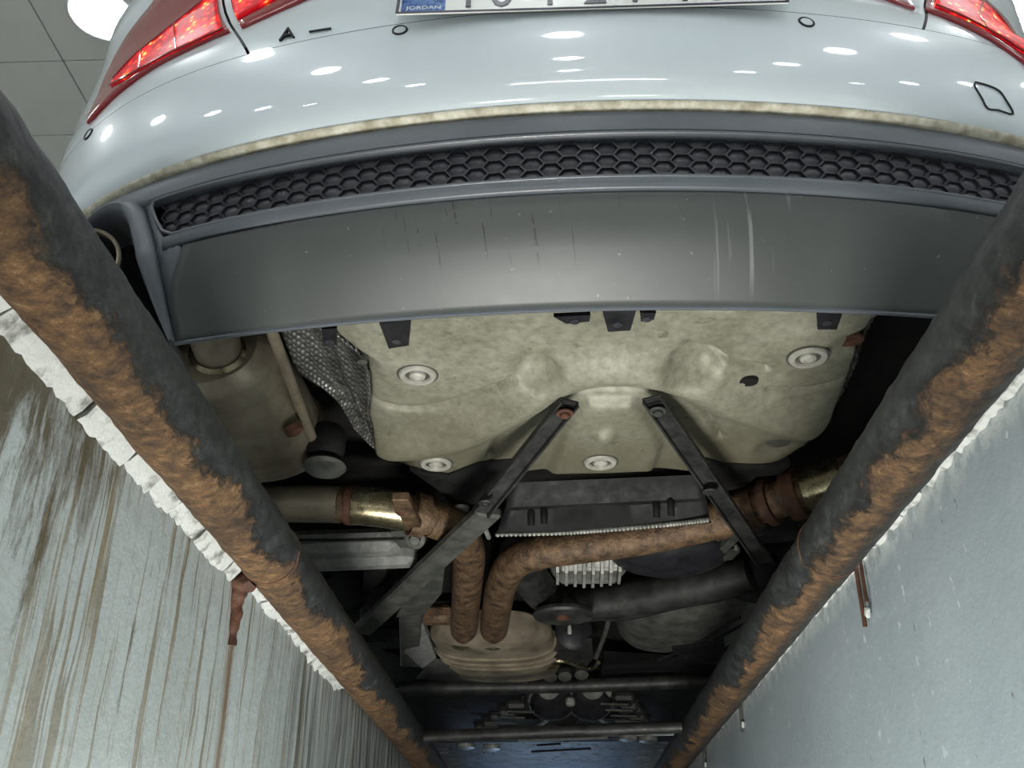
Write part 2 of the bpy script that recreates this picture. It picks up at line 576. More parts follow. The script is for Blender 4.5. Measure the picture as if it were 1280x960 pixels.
# ceiling: dark grid slab with square tiles hung just below it
ceiling = tag(boxes('ceiling', [(-6, 6, -6, 9, CEIL + .012, CEIL + .2)], 'ceil_grid'), 'suspended ceiling of large grey square tiles', 'ceiling', kind='structure')
tile_mesh = None
rest = MB()
TS = .60
for i in range(-6, 15):
    for j in range(-17, 9):
        tx, ty = -2.72 + TS * (i + .5), 4.05 + TS * (j + .5)
        if abs(tx) > 5.7 or not -5.7 < ty < 8.7:
            continue
        shown = (-4.9 < tx < -1.3 and 2.6 < ty < 6.4) or (1.4 < tx < 4.6 and 2.6 < ty < 5.2)
        if shown:
            if tile_mesh is None:
                o = MB().box((0, 0, 0), (TS - .008, TS - .008, .014), None, .2).build('ceiling_tile', 'ceil_tile', ceiling, smooth=0)
                tile_mesh = o
            else:
                o = copy_obj(tile_mesh, ceiling)
            o.location = (tx, ty, CEIL + .006)
        else:
            rest.box((tx, ty, CEIL + .006), (TS - .008, TS - .008, .014), None, .2)
tag(rest.build('ceiling_tile_field', 'ceil_tile', ceiling, smooth=0), kind='stuff')

# ceiling lamps
lamp_proto = None
LAMPS = [(-2.35, 3.71, 'round white ceiling lamp shining above the left tail light'), (2.60, 3.87, 'round white ceiling lamp just above the right tail light')]
for ix, X in enumerate((-4.4, -2.35, .0, 2.60, 4.6)):
    for iy, Y in enumerate((1.9, 0.1, -1.6, -3.2, -4.9)):
        LAMPS.append((X, Y, None))
for k, (X, Y, lab) in enumerate(LAMPS):
    root = empty('ceiling_lamp', (X, Y, CEIL))
    if lamp_proto is None:
        ring = MB().lathe([(.165, 0.0), (.19, -.004), (.192, -.02), (.176, -.03), (.165, -.026)], (0, 0, 0), cap=False).build('trim_ring', 'lamp_body')
        dif = MB().lathe([(.166, -.004), (.164, -.022), (.12, -.031), (.05, -.034), (.001, -.035)], (0, 0, 0)).build('diffuser', 'lamp_glow')
        lamp_proto = (ring, dif)
    else:
        ring, dif = (copy_obj(p) for p in lamp_proto)
    ring.parent = root
    dif.parent = root
    tag(root, lab or 'round white ceiling lamp in the rows over the workshop, out of sight behind the viewer', 'lamp', 'round ceiling lamps')
# unseen tube light on the back wall, added for the bumper's long reflection
tl = empty('added_tube_light', (.25, -5.98, 2.3))
MB().box((.25, -5.955, 2.3), (2.5, .05, .34), None, .2).build('housing', 'lamp_body', tl)
for zz in (2.20, 2.30, 2.40):
    MB().tube([(-.95, -5.90, zz), (1.45, -5.90, zz)], .035, 14, 4).build('tube', 'tube_glow', tl)
tag(tl, 'added unseen long white tube light on the back wall, for its reflection in the bumper', 'lamp')


def pit_fill_lamp(name, loc, aim, size, watts, col, label, spread=180):
    """added fill lamp in the pit, unseen: housing and area light"""
    d = (Vector(aim) - Vector(loc)).normalized()
    q = d.to_track_quat('-Z', 'Y')
    R = q.to_matrix()
    root = empty(name, loc)
    MB().box(Vector(loc) - d * .03, (size[0] + .03, size[1] + .03, .05), R, .2).build('housing', 'lamp_body', root)
    li = bpy.data.lights.new('bulb', 'AREA')
    li.shape = 'RECTANGLE'
    li.size, li.size_y = size
    li.energy = watts
    li.spread = math.radians(spread)
    li.color = col
    lo = bpy.data.objects.new('bulb', li)
    COL.objects.link(lo)
    lo.rotation_euler = q.to_euler()
    lo.location = Vector(loc) + d * .002
    adopt(lo, root)
    tag(root, label, 'lamp')


pit_fill_lamp('pit_fill_lamp', (.32, -.40, -.55), (-.05, 1.7, .1), (.30, .12), PIT_FILL_W, (1.0, .98, .90), 'added unseen fill lamp by the blue-grey pit wall behind the viewer')  # unseen lamp, added to light the pit from behind
pit_fill_lamp('pit_fill_lamp', (-.32, -.60, -.62), (.15, 1.7, .1), (.30, .12), PIT_FILL_W * 2.2, (1.0, .98, .90), 'added unseen fill lamp by the streaked pit wall behind the viewer')  # unseen lamp, added mainly to brighten the near right wall
pit_fill_lamp('floor_fill_lamp', (-.05, .98, -1.25), (.10, 1.62, .3), (.46, .30), FLOOR_FILL_W, (1.0, .985, .92), 'added unseen fill lamp over the pit floor below the viewer')  # unseen lamp, added to light the underside from below
pit_fill_lamp('pit_fill_lamp', (0.0, 5.25, -.60), (0, 4.75, .2), (.5, .08), FAR_FILL_W, (.45, .68, 1.0), 'added unseen bluish fill lamp at the far end of the pit', 70)  # unseen lamp, added for the blue glow on the engine tray

# ------------------------------------------------------------------ rails
def rail(name, sgn, mat, label, seam_y):
    root = empty(name, (sgn * RX, 2.5, RZ - RR))
    L = MB()
    path = [(sgn * RX, -1.5 + .2 * i, RZ) for i in range(10)] + [(sgn * RX, .4 + .01 * i, RZ) for i in range(280)] + [(sgn * RX, 3.2 + .05 * i, RZ) for i in range(66)]
    L.tube(path, RR, 40, 0, True, .0016)
    L.build('pipe', mat, root, smooth=60)
    ring = MB()
    pts = []
    for a in range(0, 25):
        t = 2 * math.pi * a / 24
        pts.append((sgn * RX + (RR + .0002) * math.cos(t), seam_y + .022 * noise.noise(Vector((a * .9, sgn, 0))), RZ + (RR + .0002) * math.sin(t)))
    ring.tube(pts, .0014, 6, 2)
    ring.build('weld_seam', 'rust_red', root, label='cracked rusty weld seam')
    return tag(root, label, 'rail')


rail_l = rail('pit_edge_rail', -1, 'rail_l', 'thick black steel pipe rail, heavily rusted brown, along the streaked pit wall', 1.235)
rail_r = rail('pit_edge_rail', 1, 'rail_r', 'black steel pipe rail with orange rust patches along the blue-grey pit wall', 1.235)
# anchor straps that hold the rails to the wall
MB().tube([(-.385, 1.246, -.062), (-.400, 1.248, -.075), (-.402, 1.252, -.105), (-.404, 1.258, -.145)], [.013, .008], 16, 8, True, .006).build('anchor_strap', 'rust_red', rail_l, label='flaking rusty anchor strap')
for (yy, zz, hh, w) in ((1.254, -.085, .085, .022), (2.175, -.063, .08, .012), (2.755, -.066, .07, .012)):
    o = MB().tube([(.399, yy - w / 2, zz + hh / 2), (.398, yy - w / 2, zz - hh * .2)], .0022, 6, 2).tube([(.399, yy + w / 2, zz + hh / 2), (.398, yy + w / 2, zz - hh / 2)], .0028, 6, 2)
    o.box((.385, yy, zz + hh / 2 + .004), (.03, w + .01, .008), None, .2)
    o.build('anchor_strap', 'rust_red' if yy < 2 else 'steel_olive', rail_r)
    MB().box((.399, yy - w * .2, zz - hh * .33), (.006, .010, .014), Matrix.Rotation(.5, 3, 'X'), .3).build('mortar_plug', 'plaster', wall_right)

cb = MB().tube([(-.322, 2.658, -.032), (0, 2.605, -.030), (.322, 2.552, -.030)], .0145, 14, 14, True, .0018).build('cross_bar', 'steel_black')
tag(cb, 'thin dirty steel bar crossing the pit between the two rails', 'bar')


# broken plaster left between rail and wall
def fillet(pts, y_a, y_b, sgn, jag):
    """mortar fillet between rail and wall: cross-section pts (x, z), ragged lower edge"""
    n = max(3, int((y_b - y_a) / .009))
    rows_ = []
    for i in range(n + 1):
        y = y_a + (y_b - y_a) * i / n
        j = jag * (noise.noise(Vector((y * 40, sgn * 3, 0))) + (.6 if sgn < 0 else .25) * random.uniform(-1, 1))
        e = .5 if i in (0, n) else 1.0
        r = []
        for k, (x, z) in enumerate(pts):
            w = (0.0, .5, 1.0, 1.0, 0.0)[k]
            r.append((sgn * (x + .0022 * noise.noise(Vector((y * 70, k * 2.0, sgn)))), y, z - j * w + (1 - e) * .004 * w))
        rows_.append(r)
    m = MB().grid(rows_)
    k = len(pts)
    m.f.append(tuple(range(k)))
    m.f.append(tuple(n * k + q for q in range(k))[::-1])
    return m


yy = .50
while yy < 1.82:
    ln = random.uniform(.07, .19)
    if yy < 1.228 < yy + ln + .01:
        ln = 1.226 - yy
    h = random.uniform(.9, 1.15) if yy < 1.2 else random.uniform(.45, .7)
    lo_z = -.055 - .017 * h
    fillet([(.380, -.048), (.392, -.058), (.3995, lo_z + .005), (.406, lo_z), (.406, -.045)], yy, yy + ln, -1, .006).build('plaster_chunk', 'plaster', wall_left, smooth=25)
    yy += ln + random.choice((.002, .003, .008))
    if 1.20 < yy < 1.28:
        yy = 1.285
yy = .50
while yy < 2.4:
    ln = random.uniform(.05, .16)
    if not 1.225 < yy + ln / 2 < 1.275:
        h = random.uniform(.7, 1.1) * (1 if yy < 1.2 else .75)
        lo_z = -.036 - .019 * h
        fillet([(.385, -.034), (.394, -.042), (.4000, lo_z + .003), (.406, lo_z), (.406, -.02)], yy, yy + ln, 1, .006).build('plaster_chunk', 'plaster', wall_right, smooth=25)
    yy += ln * random.choice((1.02, 1.02, 1.3))


# ================================================================== the car
XC = .08
car = empty('car', (XC, 3.0, 0))
tag(car, 'white car with lit tail lights standing over the inspection pit, seen from below', 'car')
ROWS = [(.40, .915), (.410, .904), (.418, .894), (.43, .887), (.46, .882), (.50, .881), (.54, .884), (.58, .892), (.62, .906), (.66, .925), (.70, .943), (.78, .965), (.88, .975), (.96, .965), (1.0, .99)]
A2, A6, SE, WD = .27, .34, .80, .90


def y0(z):
    for (a, b), (c, d) in zip(ROWS, ROWS[1:]):
        if z <= c:
            return b + (d - b) * (z - a) / (c - a)
    return ROWS[-1][1]


def plan(s):
    g, a = (1 if s >= 0 else -1), abs(s)
    f = lambda x: A2 * x * x + A6 * x ** 6
    if a <= SE:
        return s, f(a)
    k = 2 * A2 * SE + 6 * A6 * SE ** 5
    y1 = f(SE) + k * (WD - SE)
    t = (a - SE) / .30
    if t <= 1:
        return g * ((1 - t) ** 2 * SE + 2 * t * (1 - t) * WD + t * t * WD), (1 - t) ** 2 * f(SE) + 2 * t * (1 - t) * y1 + t * t * (y1 + .22)
    return g * WD, y1 + .22 + (a - SE - .30)


def S(s, z, out=0.0):
    """point on the painted body: s runs round the tail, z up, out pushes it off the surface"""
    def P(s, z):
        x, y = plan(s)
        tum = 1 - .10 * max(0, z - .62) ** 1.3
        u = min(max((z - .5) / .3, 0), 1)
        u = u * u * (3 - 2 * u)
        return Vector((XC - .045 * u + x * tum, y0(z) + y, z))
    p = P(s, z)
    if out:
        n = (P(s + .01, z) - P(s - .01, z)).cross(P(s, z + .01) - P(s, z - .01)).normalized()
        p = p + n * out
    return p


def srange(a, b):
    k = [-4.5, -4, -3.4, -2.8, -2.2, -1.7, -1.4, -1.25]
    k += [-1.15 + .025 * i for i in range(93)]
    k += [-q for q in k[7::-1]]
    mid = [q for q in k if a + 1e-4 < q < b - 1e-4]
    return [a] + mid + [b]


def loft(zs, lo, hi, n=None):
    rows = []
    for z in zs:
        a, b = lo(z), hi(z)
        base = srange(lo(zs[0]), hi(zs[0]))
        a0, b0 = base[0], base[-1]
        rows.append([S(a + (q - a0) / (b0 - a0) * (b - a), z) for q in base])
    return rows


eL = lambda z: -.4663 - (z - .5838) * .27
eR = lambda z: .4256 + min(z - .5651, .25) * .62
zb = [.4148, .418, .424, .43, .445, .46, .48, .50, .52, .54, .555, .5652]
bumper = MB().grid(loft(zb, lambda z: -4.5, lambda z: 4.5)).build('rear_bumper', 'paint', car, smooth=60)
lipr = []
for dz, dy in ((.412, .03), (.410, .010), (.4100, .0), (.4122, -.003), (.4147, -.0062)):
    lipr.append([Vector((S(s, .41).x, S(s, .41).y + dy, dz)) for s in srange(-1.3, 1.3)])
MB().grid(lipr).build('bumper_lip', 'paint_dirty', bumper, smooth=60, thick=.002, label='grimy cream lower lip of the bumper')
zt = [.5664, .575, .59, .61, .63, .65, .68, .70, .74, .78, .83, .88, .92, .96, 1.0]
lid = MB().grid(loft(zt, lambda z: eL(z) + .0022, lambda z: eR(z) - .0022)).build('trunk_lid', 'paint', car, smooth=60)
MB().grid(loft(zt, lambda z: -4.5, lambda z: eL(z) - .0022)).build('quarter_panel', 'paint', car, smooth=60)
MB().grid(loft(zt, lambda z: eR(z) + .0022, lambda z: 4.5)).build('quarter_panel', 'paint', car, smooth=60)
inner = []
for z in (.42, .5, .56, .6, .7, .8, .9, .99):
    inner.append([S(s, z, -.012) for s in srange(-4.4, 4.4)])
MB().grid(inner).build('inner_shell', 'seam', car, smooth=60)
# the two black gaps at the lower ends of the lid's sides
for e, z0_, z1_ in ((eL, .584, .66), (eR, .565, .63)):
    MB().tube([S(e(z0_ + (z1_ - z0_) * i / 5), z0_ + (z1_ - z0_) * i / 5, -.001) for i in range(6)], .0021, 8, 2).build('gap_seal', 'seam', lid)
# upper body: rear deck, cabin and bonnet (above the picture)
up = []
for z, k, dy in ((1.0, 1.0, 0), (1.02, .97, .10), (1.06, .92, .45), (1.22, .84, .85), (1.38, .72, 1.30), (1.43, .55, 1.7)):
    up.append([Vector((XC - .045 + (S(s, 1.0).x - XC + .045) * k, min(S(s, 1.0).y + dy, 5.1 - dy * .9), z)) for s in srange(-4.5, 4.5)])
n_ = len(up[0])
up.append([(up[-1][j] + up[-1][n_ - 1 - j]) / 2 for j in range(n_)])
MB().grid(up).build('cabin', 'paint', car, smooth=40)
MB().box((XC - .03, 4.75, .62), (1.66, .9, .62), None, .35).build('front_end', 'paint', car, smooth=50)
for sx in (-1, 1):
    for yc in (1.98, 4.72):
        c = Vector((XC + sx * .79, yc, .325))
        w = MB().lathe([(.19, -.10), (.25, -.112), (.31, -.105), (.324, -.08), (.324, .08), (.31, .105), (.25, .112), (.19, .10)], c, (1, 0, 0), 40).build('wheel', 'rubber', car)
        r_ = MB().lathe([(.20, -.08), (.195, .075), (.18, .085), (.05, .06), (.001, .06)], c, (sx, 0, 0), 32)
        for q in range(5):
            a = q * 1.2566
            r_.beam(c + Vector((sx * .085, .05 * math.cos(a), .05 * math.sin(a))), c + Vector((sx * .095, .185 * math.cos(a), .185 * math.sin(a))), .04, .02, (1, 0, 0))
        r_.build('rim', 'alloy', w)


# ---- tail lights
def patch(lower, upper, out, nu=6, nv=10):
    lo = cr([(a, b, 0) for a, b in lower], nu)
    hi = cr([(a, b, 0) for a, b in upper], nu)
    return [[S(p.x + (q.x - p.x) * v / nv, p.y + (q.y - p.y) * v / nv, out) for p, q in zip(lo, hi)] for v in range(nv + 1)]


def tail_light(lens_outer, lit, lens_inner, lit_inner, lit_m, cells):
    root = MB().grid(patch(*lens_outer, .003)).build('tail_light', 'lens', car, smooth=60, thick=.004)
    MB().grid(patch(*lit, .0065)).build('lit_chamber', lit_m, root, smooth=60, thick=.003, label='glowing red and yellow lamp chamber')
    # ribs between the lamp cells
    rb = MB()
    lo = cr([(a, b, 0) for a, b in lit[0]], 6)
    hi = cr([(a, b, 0) for a, b in lit[1]], 6)
    for k in cells:
        i = int(k * (len(lo) - 1))
        rb.tube([S(lo[i].x + (hi[i].x - lo[i].x) * v / 4, lo[i].y + (hi[i].y - lo[i].y) * v / 4, .009) for v in range(5)], .0014, 6, 2)
    rb.build('chamber_rib', 'lens', root)
    rim = MB()
    for crv in lit:
        rim.tube([S(a, b, .008) for a, b in crv], .0018, 6, 5)
    rim.build('chamber_rim', 'lens', root)
    inn = MB().grid(patch(*lens_inner, .003)).build('lid_light', 'lens', root, smooth=60, thick=.004)
    if lit_inner:
        MB().grid(patch(*lit_inner, .0065)).build('lit_chamber', lit_m, inn, smooth=60, thick=.003)
    return root


tail_light(([(-.739, .588), (-.7306, .5927), (-.6787, .613), (-.6212, .6301), (-.554, .6424), (-.515, .6525), (-.493, .656)],
            [(-.741, .62), (-.7424, .7646), (-.733, .829), (-.707, .866), (-.678, .889), (-.626, .916), (-.57, .942)]),
           ([(-.705, .668), (-.6606, .6432), (-.5942, .643), (-.5408, .6475), (-.502, .662)],
            [(-.703, .690), (-.6663, .7203), (-.6184, .7419), (-.5516, .7933), (-.533, .81)]),
           ([(-.4742, .6549), (-.4295, .6784), (-.3751, .7076), (-.3084, .735)], [(-.52, .85), (-.48, .87), (-.42, .88), (-.34, .885)]),
           ([(-.482, .690), (-.445, .712), (-.40, .74)], [(-.508, .82), (-.47, .83), (-.42, .83)]), 'lit_l', (.35, .62))
tail_light(([(.475, .648), (.5041, .6112), (.5377, .5656), (.5595, .5358), (.5757, .5148), (.595, .50)],
            [(.575, .80), (.6426, .8558), (.6738, .832), (.7233, .7978), (.69, .69), (.62, .56)]),
           ([(.5103, .680), (.5252, .6298), (.545, .5837), (.561, .5632), (.575, .555)],
            [(.5758, .7864), (.6288, .7986), (.683, .7945), (.66, .70), (.595, .59)]),
           ([(.447, .63), (.43, .6629), (.3964, .7107), (.34, .75)], [(.53, .80), (.50, .84), (.46, .86), (.40, .87)]), None, 'lit_r', (.4,))


# ---- parking sensors, tow cover, badge, number plate
def ring_on_body(s, z, r, name, parent, squash=1.0):
    pts = [S(s + r * math.cos(a) , z + r * squash * math.sin(a), .0006) for a in [2 * math.pi * i / 24 for i in range(25)]]
    o = MB().tube(pts, .0015, 6, 1).build(name, 'seam', parent)
    return o


for s, z, r in ((-.2533, .5505, .0092), (.2613, .5440, .0092), (-.735, .560, .0085), (.70, .555, .0085)):
    o = ring_on_body(s, z, r, 'parking_sensor', bumper)
    MB().lathe([(r - .001, 0), (r - .0015, .0012), (.001, .0014)], S(s, z, .0), (S(s, z, .01) - S(s, z)), 20).build('sensor_face', 'paint', bumper)
tow = [(.468, .474), (.485, .473), (.500, .468), (.507, .455), (.5135, .437), (.4925, .4375), (.4775, .4365), (.472, .450), (.4655, .466), (.468, .474)]
MB().tube([S(a, b, .0012) for a, b in tow], .0012, 6, 3).build('tow_cover_seam', 'seam', bumper)


def text_mesh(txt, size, mat, name, parent, M4, extrude=.0008, sx=1.0):
    cu = bpy.data.curves.new(name, 'FONT')
    cu.body = txt
    cu.size = size
    cu.extrude = extrude
    cu.align_x = 'CENTER'
    cu.resolution_u = 3
    tmp = bpy.data.objects.new('tmp', cu)
    me = bpy.data.meshes.new_from_object(tmp)
    bpy.data.objects.remove(tmp)
    bpy.data.curves.remove(cu)
    me.name = name
    me.transform(M4 @ Matrix.Diagonal((sx, 1, 1, 1)))
    me.materials.clear()
    me.materials.append(M[mat])
    o = bpy.data.objects.new(name, me)
    COL.objects.link(o)
    adopt(o, parent)
    return o


PT = math.radians(12)
pc = Vector((XC - .013, .880, .5515))
Rp = Matrix.Rotation(math.radians(90) - PT, 4, 'X')
plate = MB().box(pc + Vector((0, .055 * math.sin(PT), .055)), (.492, .110, .003), Rp.to_3x3(), .2).build('number_plate', 'plate_white', car, smooth=0)
R3 = Rp.to_3x3()
up_v, out_v = R3 @ Vector((0, 1, 0)), R3 @ Vector((0, 0, 1))
frame = MB()
for a, b in (((-.244, .002), (.244, .002)), ((-.244, .108), (.244, .108))):
    frame.beam(pc + Vector((a[0], 0, 0)) + up_v * a[1] + out_v * .002, pc + Vector((b[0], 0, 0)) + up_v * b[1] + out_v * .002, .0025, .002, out_v)
for x in (-.2445, .2445):
    frame.beam(pc + Vector((x, 0, 0)) + up_v * .001 + out_v * .002, pc + Vector((x, 0, 0)) + up_v * .109 + out_v * .002, .004, .002, out_v)
frame.build('plate_border', 'plate_black', plate, smooth=0)
MB().box(pc + Vector((-.212, 0, 0)) + up_v * .055 + out_v * .0019, (.056, .104, .0012), R3, .1).build('blue_band', 'plate_blue', plate, smooth=0)
def at_plate(x, h, o=.0026):
    return Matrix.Translation(pc + Vector((x, 0, 0)) + up_v * h + out_v * o) @ Rp
text_mesh('JORDAN', .0115, 'plate_white', 'band_text', plate, at_plate(-.211, .008), .0003)
for ch, px in (('1', 590), ('0', 631), ('4', 684), ('2', 745), ('7', 800), ('1', 854), ('6', 892), ('8', 934)):
    text_mesh(ch, .105, 'plate_black', 'plate_character', plate, at_plate((px - 739.5) * .001035, .0105), .0004, .62)
n_a = S(-.405, .588)
tA = (S(-.395, .588) - S(-.415, .588)).normalized()
ang = math.atan2(tA.y, tA.x)
bd = Matrix.Translation(S(-.4055, .577, .001)) @ Matrix.Rotation(ang, 4, 'Z') @ Matrix.Rotation(math.radians(90), 4, 'X')
text_mesh('A', .030, 'seam', 'badge_letter', lid, bd, .002, 1.15)
MB().tube([S(-.374, .5825, .0015), S(-.359, .581, .0015), S(-.344, .5795, .0015)], .0016, 6, 3).build('badge_digit', 'seam', lid)


# ---- lower bumper insert: band, honeycomb grille, ledge, scuffed valance
def vy(x, z):
    a = abs(x)
    zz = [(.408, .909), (.378, .909), (.375, .911), (.315, .921), (.30, .927), (.27, .956), (.24, .998), (.21, 1.047)]
    for (z1, q1), (z2, q2) in zip(zz, zz[1:]):
        if z >= z2:
            base = q1 + (q2 - q1) * (z1 - z) / (z1 - z2)
            break
    else:
        base = 1.047
    c = .28 if z > .30 else .28 - .09 * (.30 - z) / .09
    return base + c * a * a + (.25 * a ** 6 if z > .30 else .10 * a ** 6)


def V(x, z, d=0.0):
    return Vector((XC + x, vy(x, z) + d, z))


def xs(a, b, n):
    return [a + (b - a) * i / n for i in range(n + 1)]


valance = MB()
rows = []
for z, hw, d in ((.409, .70, .012), (.406, .70, .0), (.398, .685, -.001), (.388, .665, -.001), (.379, .640, 0), (.3755, .636, .004), (.3750, .634, .018)):
    rows.append([V(x, z, d) for x in xs(-hw, hw, 70)])
valance.grid(rows)
valance = valance.build('bumper_insert', 'plastic_satin', car, smooth=50, thick=.002)
rows = []
for z, d in ((.318, .020), (.3165, .004), (.3145, -.002), (.309, -.003), (.3045, -.002), (.302, .0025)):
    rows.append([V(x, z, d) for x in xs(-.565, .565, 60)])
MB().grid(rows).build('grille_ledge', 'plastic_satin', valance, smooth=35, thick=.0015)
rows = []
for z, d in ((.303, .006), (.3005, .003), (.297, .0), (.285, -.001), (.27, -.002), (.255, -.002), (.24, -.001), (.228, 0), (.219, 0), (.2125, .001)):
    rows.append([V(x, z, d) for x in xs(-.56 if z < .25 else -.56 + (z - .25) * .6, .56 if z < .25 else .56 - (z - .25) * .6, 70)])
face = MB().grid(rows).build('lower_valance', 'valance', car, smooth=50, thick=.003, label='scuffed dark grey lower valance with vertical scratches')
rows = []
for z, d in ((.2140, .0), (.2125, -.0016), (.2108, -.0012), (.2102, .0015), (.2112, .004)):
    rows.append([V(x, .2125, d) + Vector((0, 0, z - .2125)) for x in xs(-.562, .562, 70)])
MB().grid(rows).build('valance_edge', 'plastic_satin', face, smooth=50, thick=.0015)
# corner pieces that curl round the tailpipe openings
for sx in (-1, 1):
    inn = [(.587, .377), (.588, .362), (.579, .340), (.564, .316), (.540, .298), (.546, .27), (.553, .24), (.5585, .2125)]
    arch = [(.705, .352), (.700, .368), (.685, .380), (.660, .3845), (.636, .374), (.621, .352), (.611, .325), (.598, .290), (.585, .255), (.574, .226), (.568, .2115)]
    oa = [(.720, .366), (.708, .384), (.688, .395), (.660, .399), (.628, .392), (.604, .374), (.590, .345), (.575, .306), (.566, .262), (.5625, .232), (.5605, .2125)]
    A_, O_ = cr([(p, q, 0) for p, q in arch], 5), cr([(p, q, 0) for p, q in oa], 5)
    rws = []
    for t, d in ((0, .004), (.15, -.002), (.4, -.009), (.7, -.012), (.92, -.008), (1.0, .000), (1.0, .012), (1.02, .07)):
        rws.append([V(sx * (p.x + (q.x - p.x) * t), p.y + (q.y - p.y) * t, d) for p, q in zip(O_, A_)])
    tr = MB().grid(rws).build('exhaust_trim', 'plastic_satin', car, smooth=60, thick=.002)
    I_ = cr([(p, q, 0) for p, q in inn], 5)
    B_ = O_[25:]
    I_ = [I_[int(round(i * (len(I_) - 1) / (len(B_) - 1)))] for i in range(len(B_))]
    MB().grid([[V(sx * (p.x + (q.x - p.x) * t), p.y + (q.y - p.y) * t, d) for p, q in zip(I_, B_)] for t, d in ((-.1, .004), (.0, .003), (.4, .004), (1.0, .005))]).build('trim_web', 'plastic_satin', tr, smooth=60, thick=.002)
    # tailpipe
    tp = Vector((XC + sx * .682, 1.045, .300))
    pipe = MB().lathe([(.052, .30), (.052, .02), (.054, .0), (.0505, -.001), (.049, .01), (.048, .29)], tp, (0, 1, 0), 36).build('tailpipe', 'plastic_black', car)
    MB().lathe([(.0545, .004), (.0552, -.001), (.0535, -.0035), (.0500, -.002), (.0495, .006)], tp, (0, 1, 0), 40, cap=False).build('pipe_rim', 'can', pipe)
    MB().tube([tp + Vector((0, .25, 0)), tp + Vector((-sx * .02, .33, -.01)), tp + Vector((-sx * .10, .40, -.015))], .045, 18, 6).build('tail_elbow', 'can', pipe)
# grille opening frame, backing and cells
fr = [(-.584, .3745), (-.588, .366), (-.572, .335), (-.556, .3175), (-.50, .3165)]
loop = [V(x, .3165, -.0015) for x in xs(.55, -.55, 30)] + [V(x, z, -.0015) for x, z in ((-.566, .326), (-.578, .345), (-.587, .365), (-.586, .3735))] + [V(x, .3752, -.001) for x in xs(-.575, .575, 30)] + [V(x, z, -.0015) for x, z in ((.586, .3735), (.587, .365), (.578, .345), (.566, .326), (.55, .3165))]
MB().tube(loop, .0022, 8, 1).build('grille_frame', 'plastic_satin', valance)
grille = MB().grid([[V(x, z, .030) for x in xs(-.60, .60, 50)] for z in (.309, .33, .35, .383)]).build('grille', 'plastic_grille', car, smooth=50, thick=.002)
R_, SQ = .0150, .655
hexv, hexf = [], []
for rr, yy in ((1.02, .004), (1.0, -.0022), (.92, -.0022), (.86, .0020), (.60, .0002), (.0, -.0006)):
    for k in range(6):
        a = math.radians(60 * k)
        hexv.append((R_ * rr * math.cos(a), yy, R_ * rr * SQ * math.sin(a)))
for i in range(5):
    for k in range(6):
        hexf.append((i * 6 + k, i * 6 + (k + 1) % 6, (i + 1) * 6 + (k + 1) % 6, (i + 1) * 6 + k))
cell0 = MB().add(hexv, hexf).build('grille_cell', 'plastic_grille', grille, smooth=35)
used = False
colp, rowp = R_ * 1.5, R_ * math.sqrt(3) * SQ
for i in range(-26, 27):
    x = i * colp
    for j in range(-2, 3):
        z = .3465 + (j + (.5 if i % 2 else 0)) * rowp
        if not .312 < z < .381 or abs(x) > .575 - max(0, .345 - z) * .8:
            continue
        o = cell0 if not used else copy_obj(cell0, grille)
        used = True
        o.location = V(x, z, .013)
        sl = (vy(x + .005, z) - vy(x - .005, z)) / .01
        tl_ = (vy(x, .375) - vy(x, .315)) / .06
        o.rotation_euler = (math.atan(-tl_) * 1.0, 0, math.atan(sl))


# ================================================================== underside of the car
MB().box((XC, 3.3, .43), (1.66, 4.1, .05), None, .1).build('floor_pan', 'underseal', car, smooth=0)
MB().box((XC, 1.22, .40), (1.40, .06, .16), None, .1).build('rear_crossmember', 'underseal', car, smooth=0)

# ---- pressed rear shield
def seg_d(p, a, b):
    ax, ay, bx, by = a[0], a[1], b[0], b[1]
    dx, dy = bx - ax, by - ay
    t = max(0, min(1, ((p[0] - ax) * dx + (p[1] - ay) * dy) / (dx * dx + dy * dy + 1e-9)))
    return math.hypot(p[0] - ax - t * dx, p[1] - ay - t * dy)


def line_d(p, pts):
    return min(seg_d(p, a, b) for a, b in zip(pts, pts[1:]))


SH = .29
grooves = [cr([(-0.2987, 1.4426, 0.2900), (-0.2112, 1.4573, 0.2900), (-0.1295, 1.4235, 0.2900), (-0.0496, 1.3570, 0.2900)], 5),
           cr([(0.2084, 1.2602, 0.2900), (0.2705, 1.3115, 0.2900), (0.3391, 1.3409, 0.2900)], 5),
           cr([(0.3531, 1.4031, 0.2900), (0.4059, 1.4157, 0.2900), (0.4654, 1.4019, 0.2900)], 5),
           cr([(-0.0478, 1.4896, 0.2900), (0.0123, 1.4259, 0.2900), (0.0504, 1.4027, 0.2900), (0.1195, 1.3919, 0.2900), (0.1962, 1.4054, 0.2900), (0.2624, 1.4775, 0.2900), (0.3035, 1.5796, 0.2900)], 5),
           cr([(-0.0478, 1.4896, 0.2900), (-0.0822, 1.5656, 0.2900), (-0.1012, 1.6556, 0.2900)], 5)]
ridges = [(cr([(-0.2937, 1.6073, 0.2900), (-0.1682, 1.5624, 0.2900), (-0.0532, 1.4544, 0.2900), (0.0248, 1.3546, 0.2900), (0.1214, 1.3206, 0.2900), (0.2226, 1.3618, 0.2900), (0.3249, 1.4597, 0.2900), (0.4456, 1.5378, 0.2900)], 4), .042, -.030)]
dents = [((-0.0119, 1.3281, 0.2900), .036, .026), ((0.2234, 1.3170, 0.2900), .042, .030), ((0.4144, 1.6399, 0.2900), .034, .018), ((0.1002, 1.5252, 0.2900), .018, -.014), ((-0.2785, 1.3233, 0.2900), .022, .012), ((0.4515, 1.2898, 0.2900), .030, .012)]
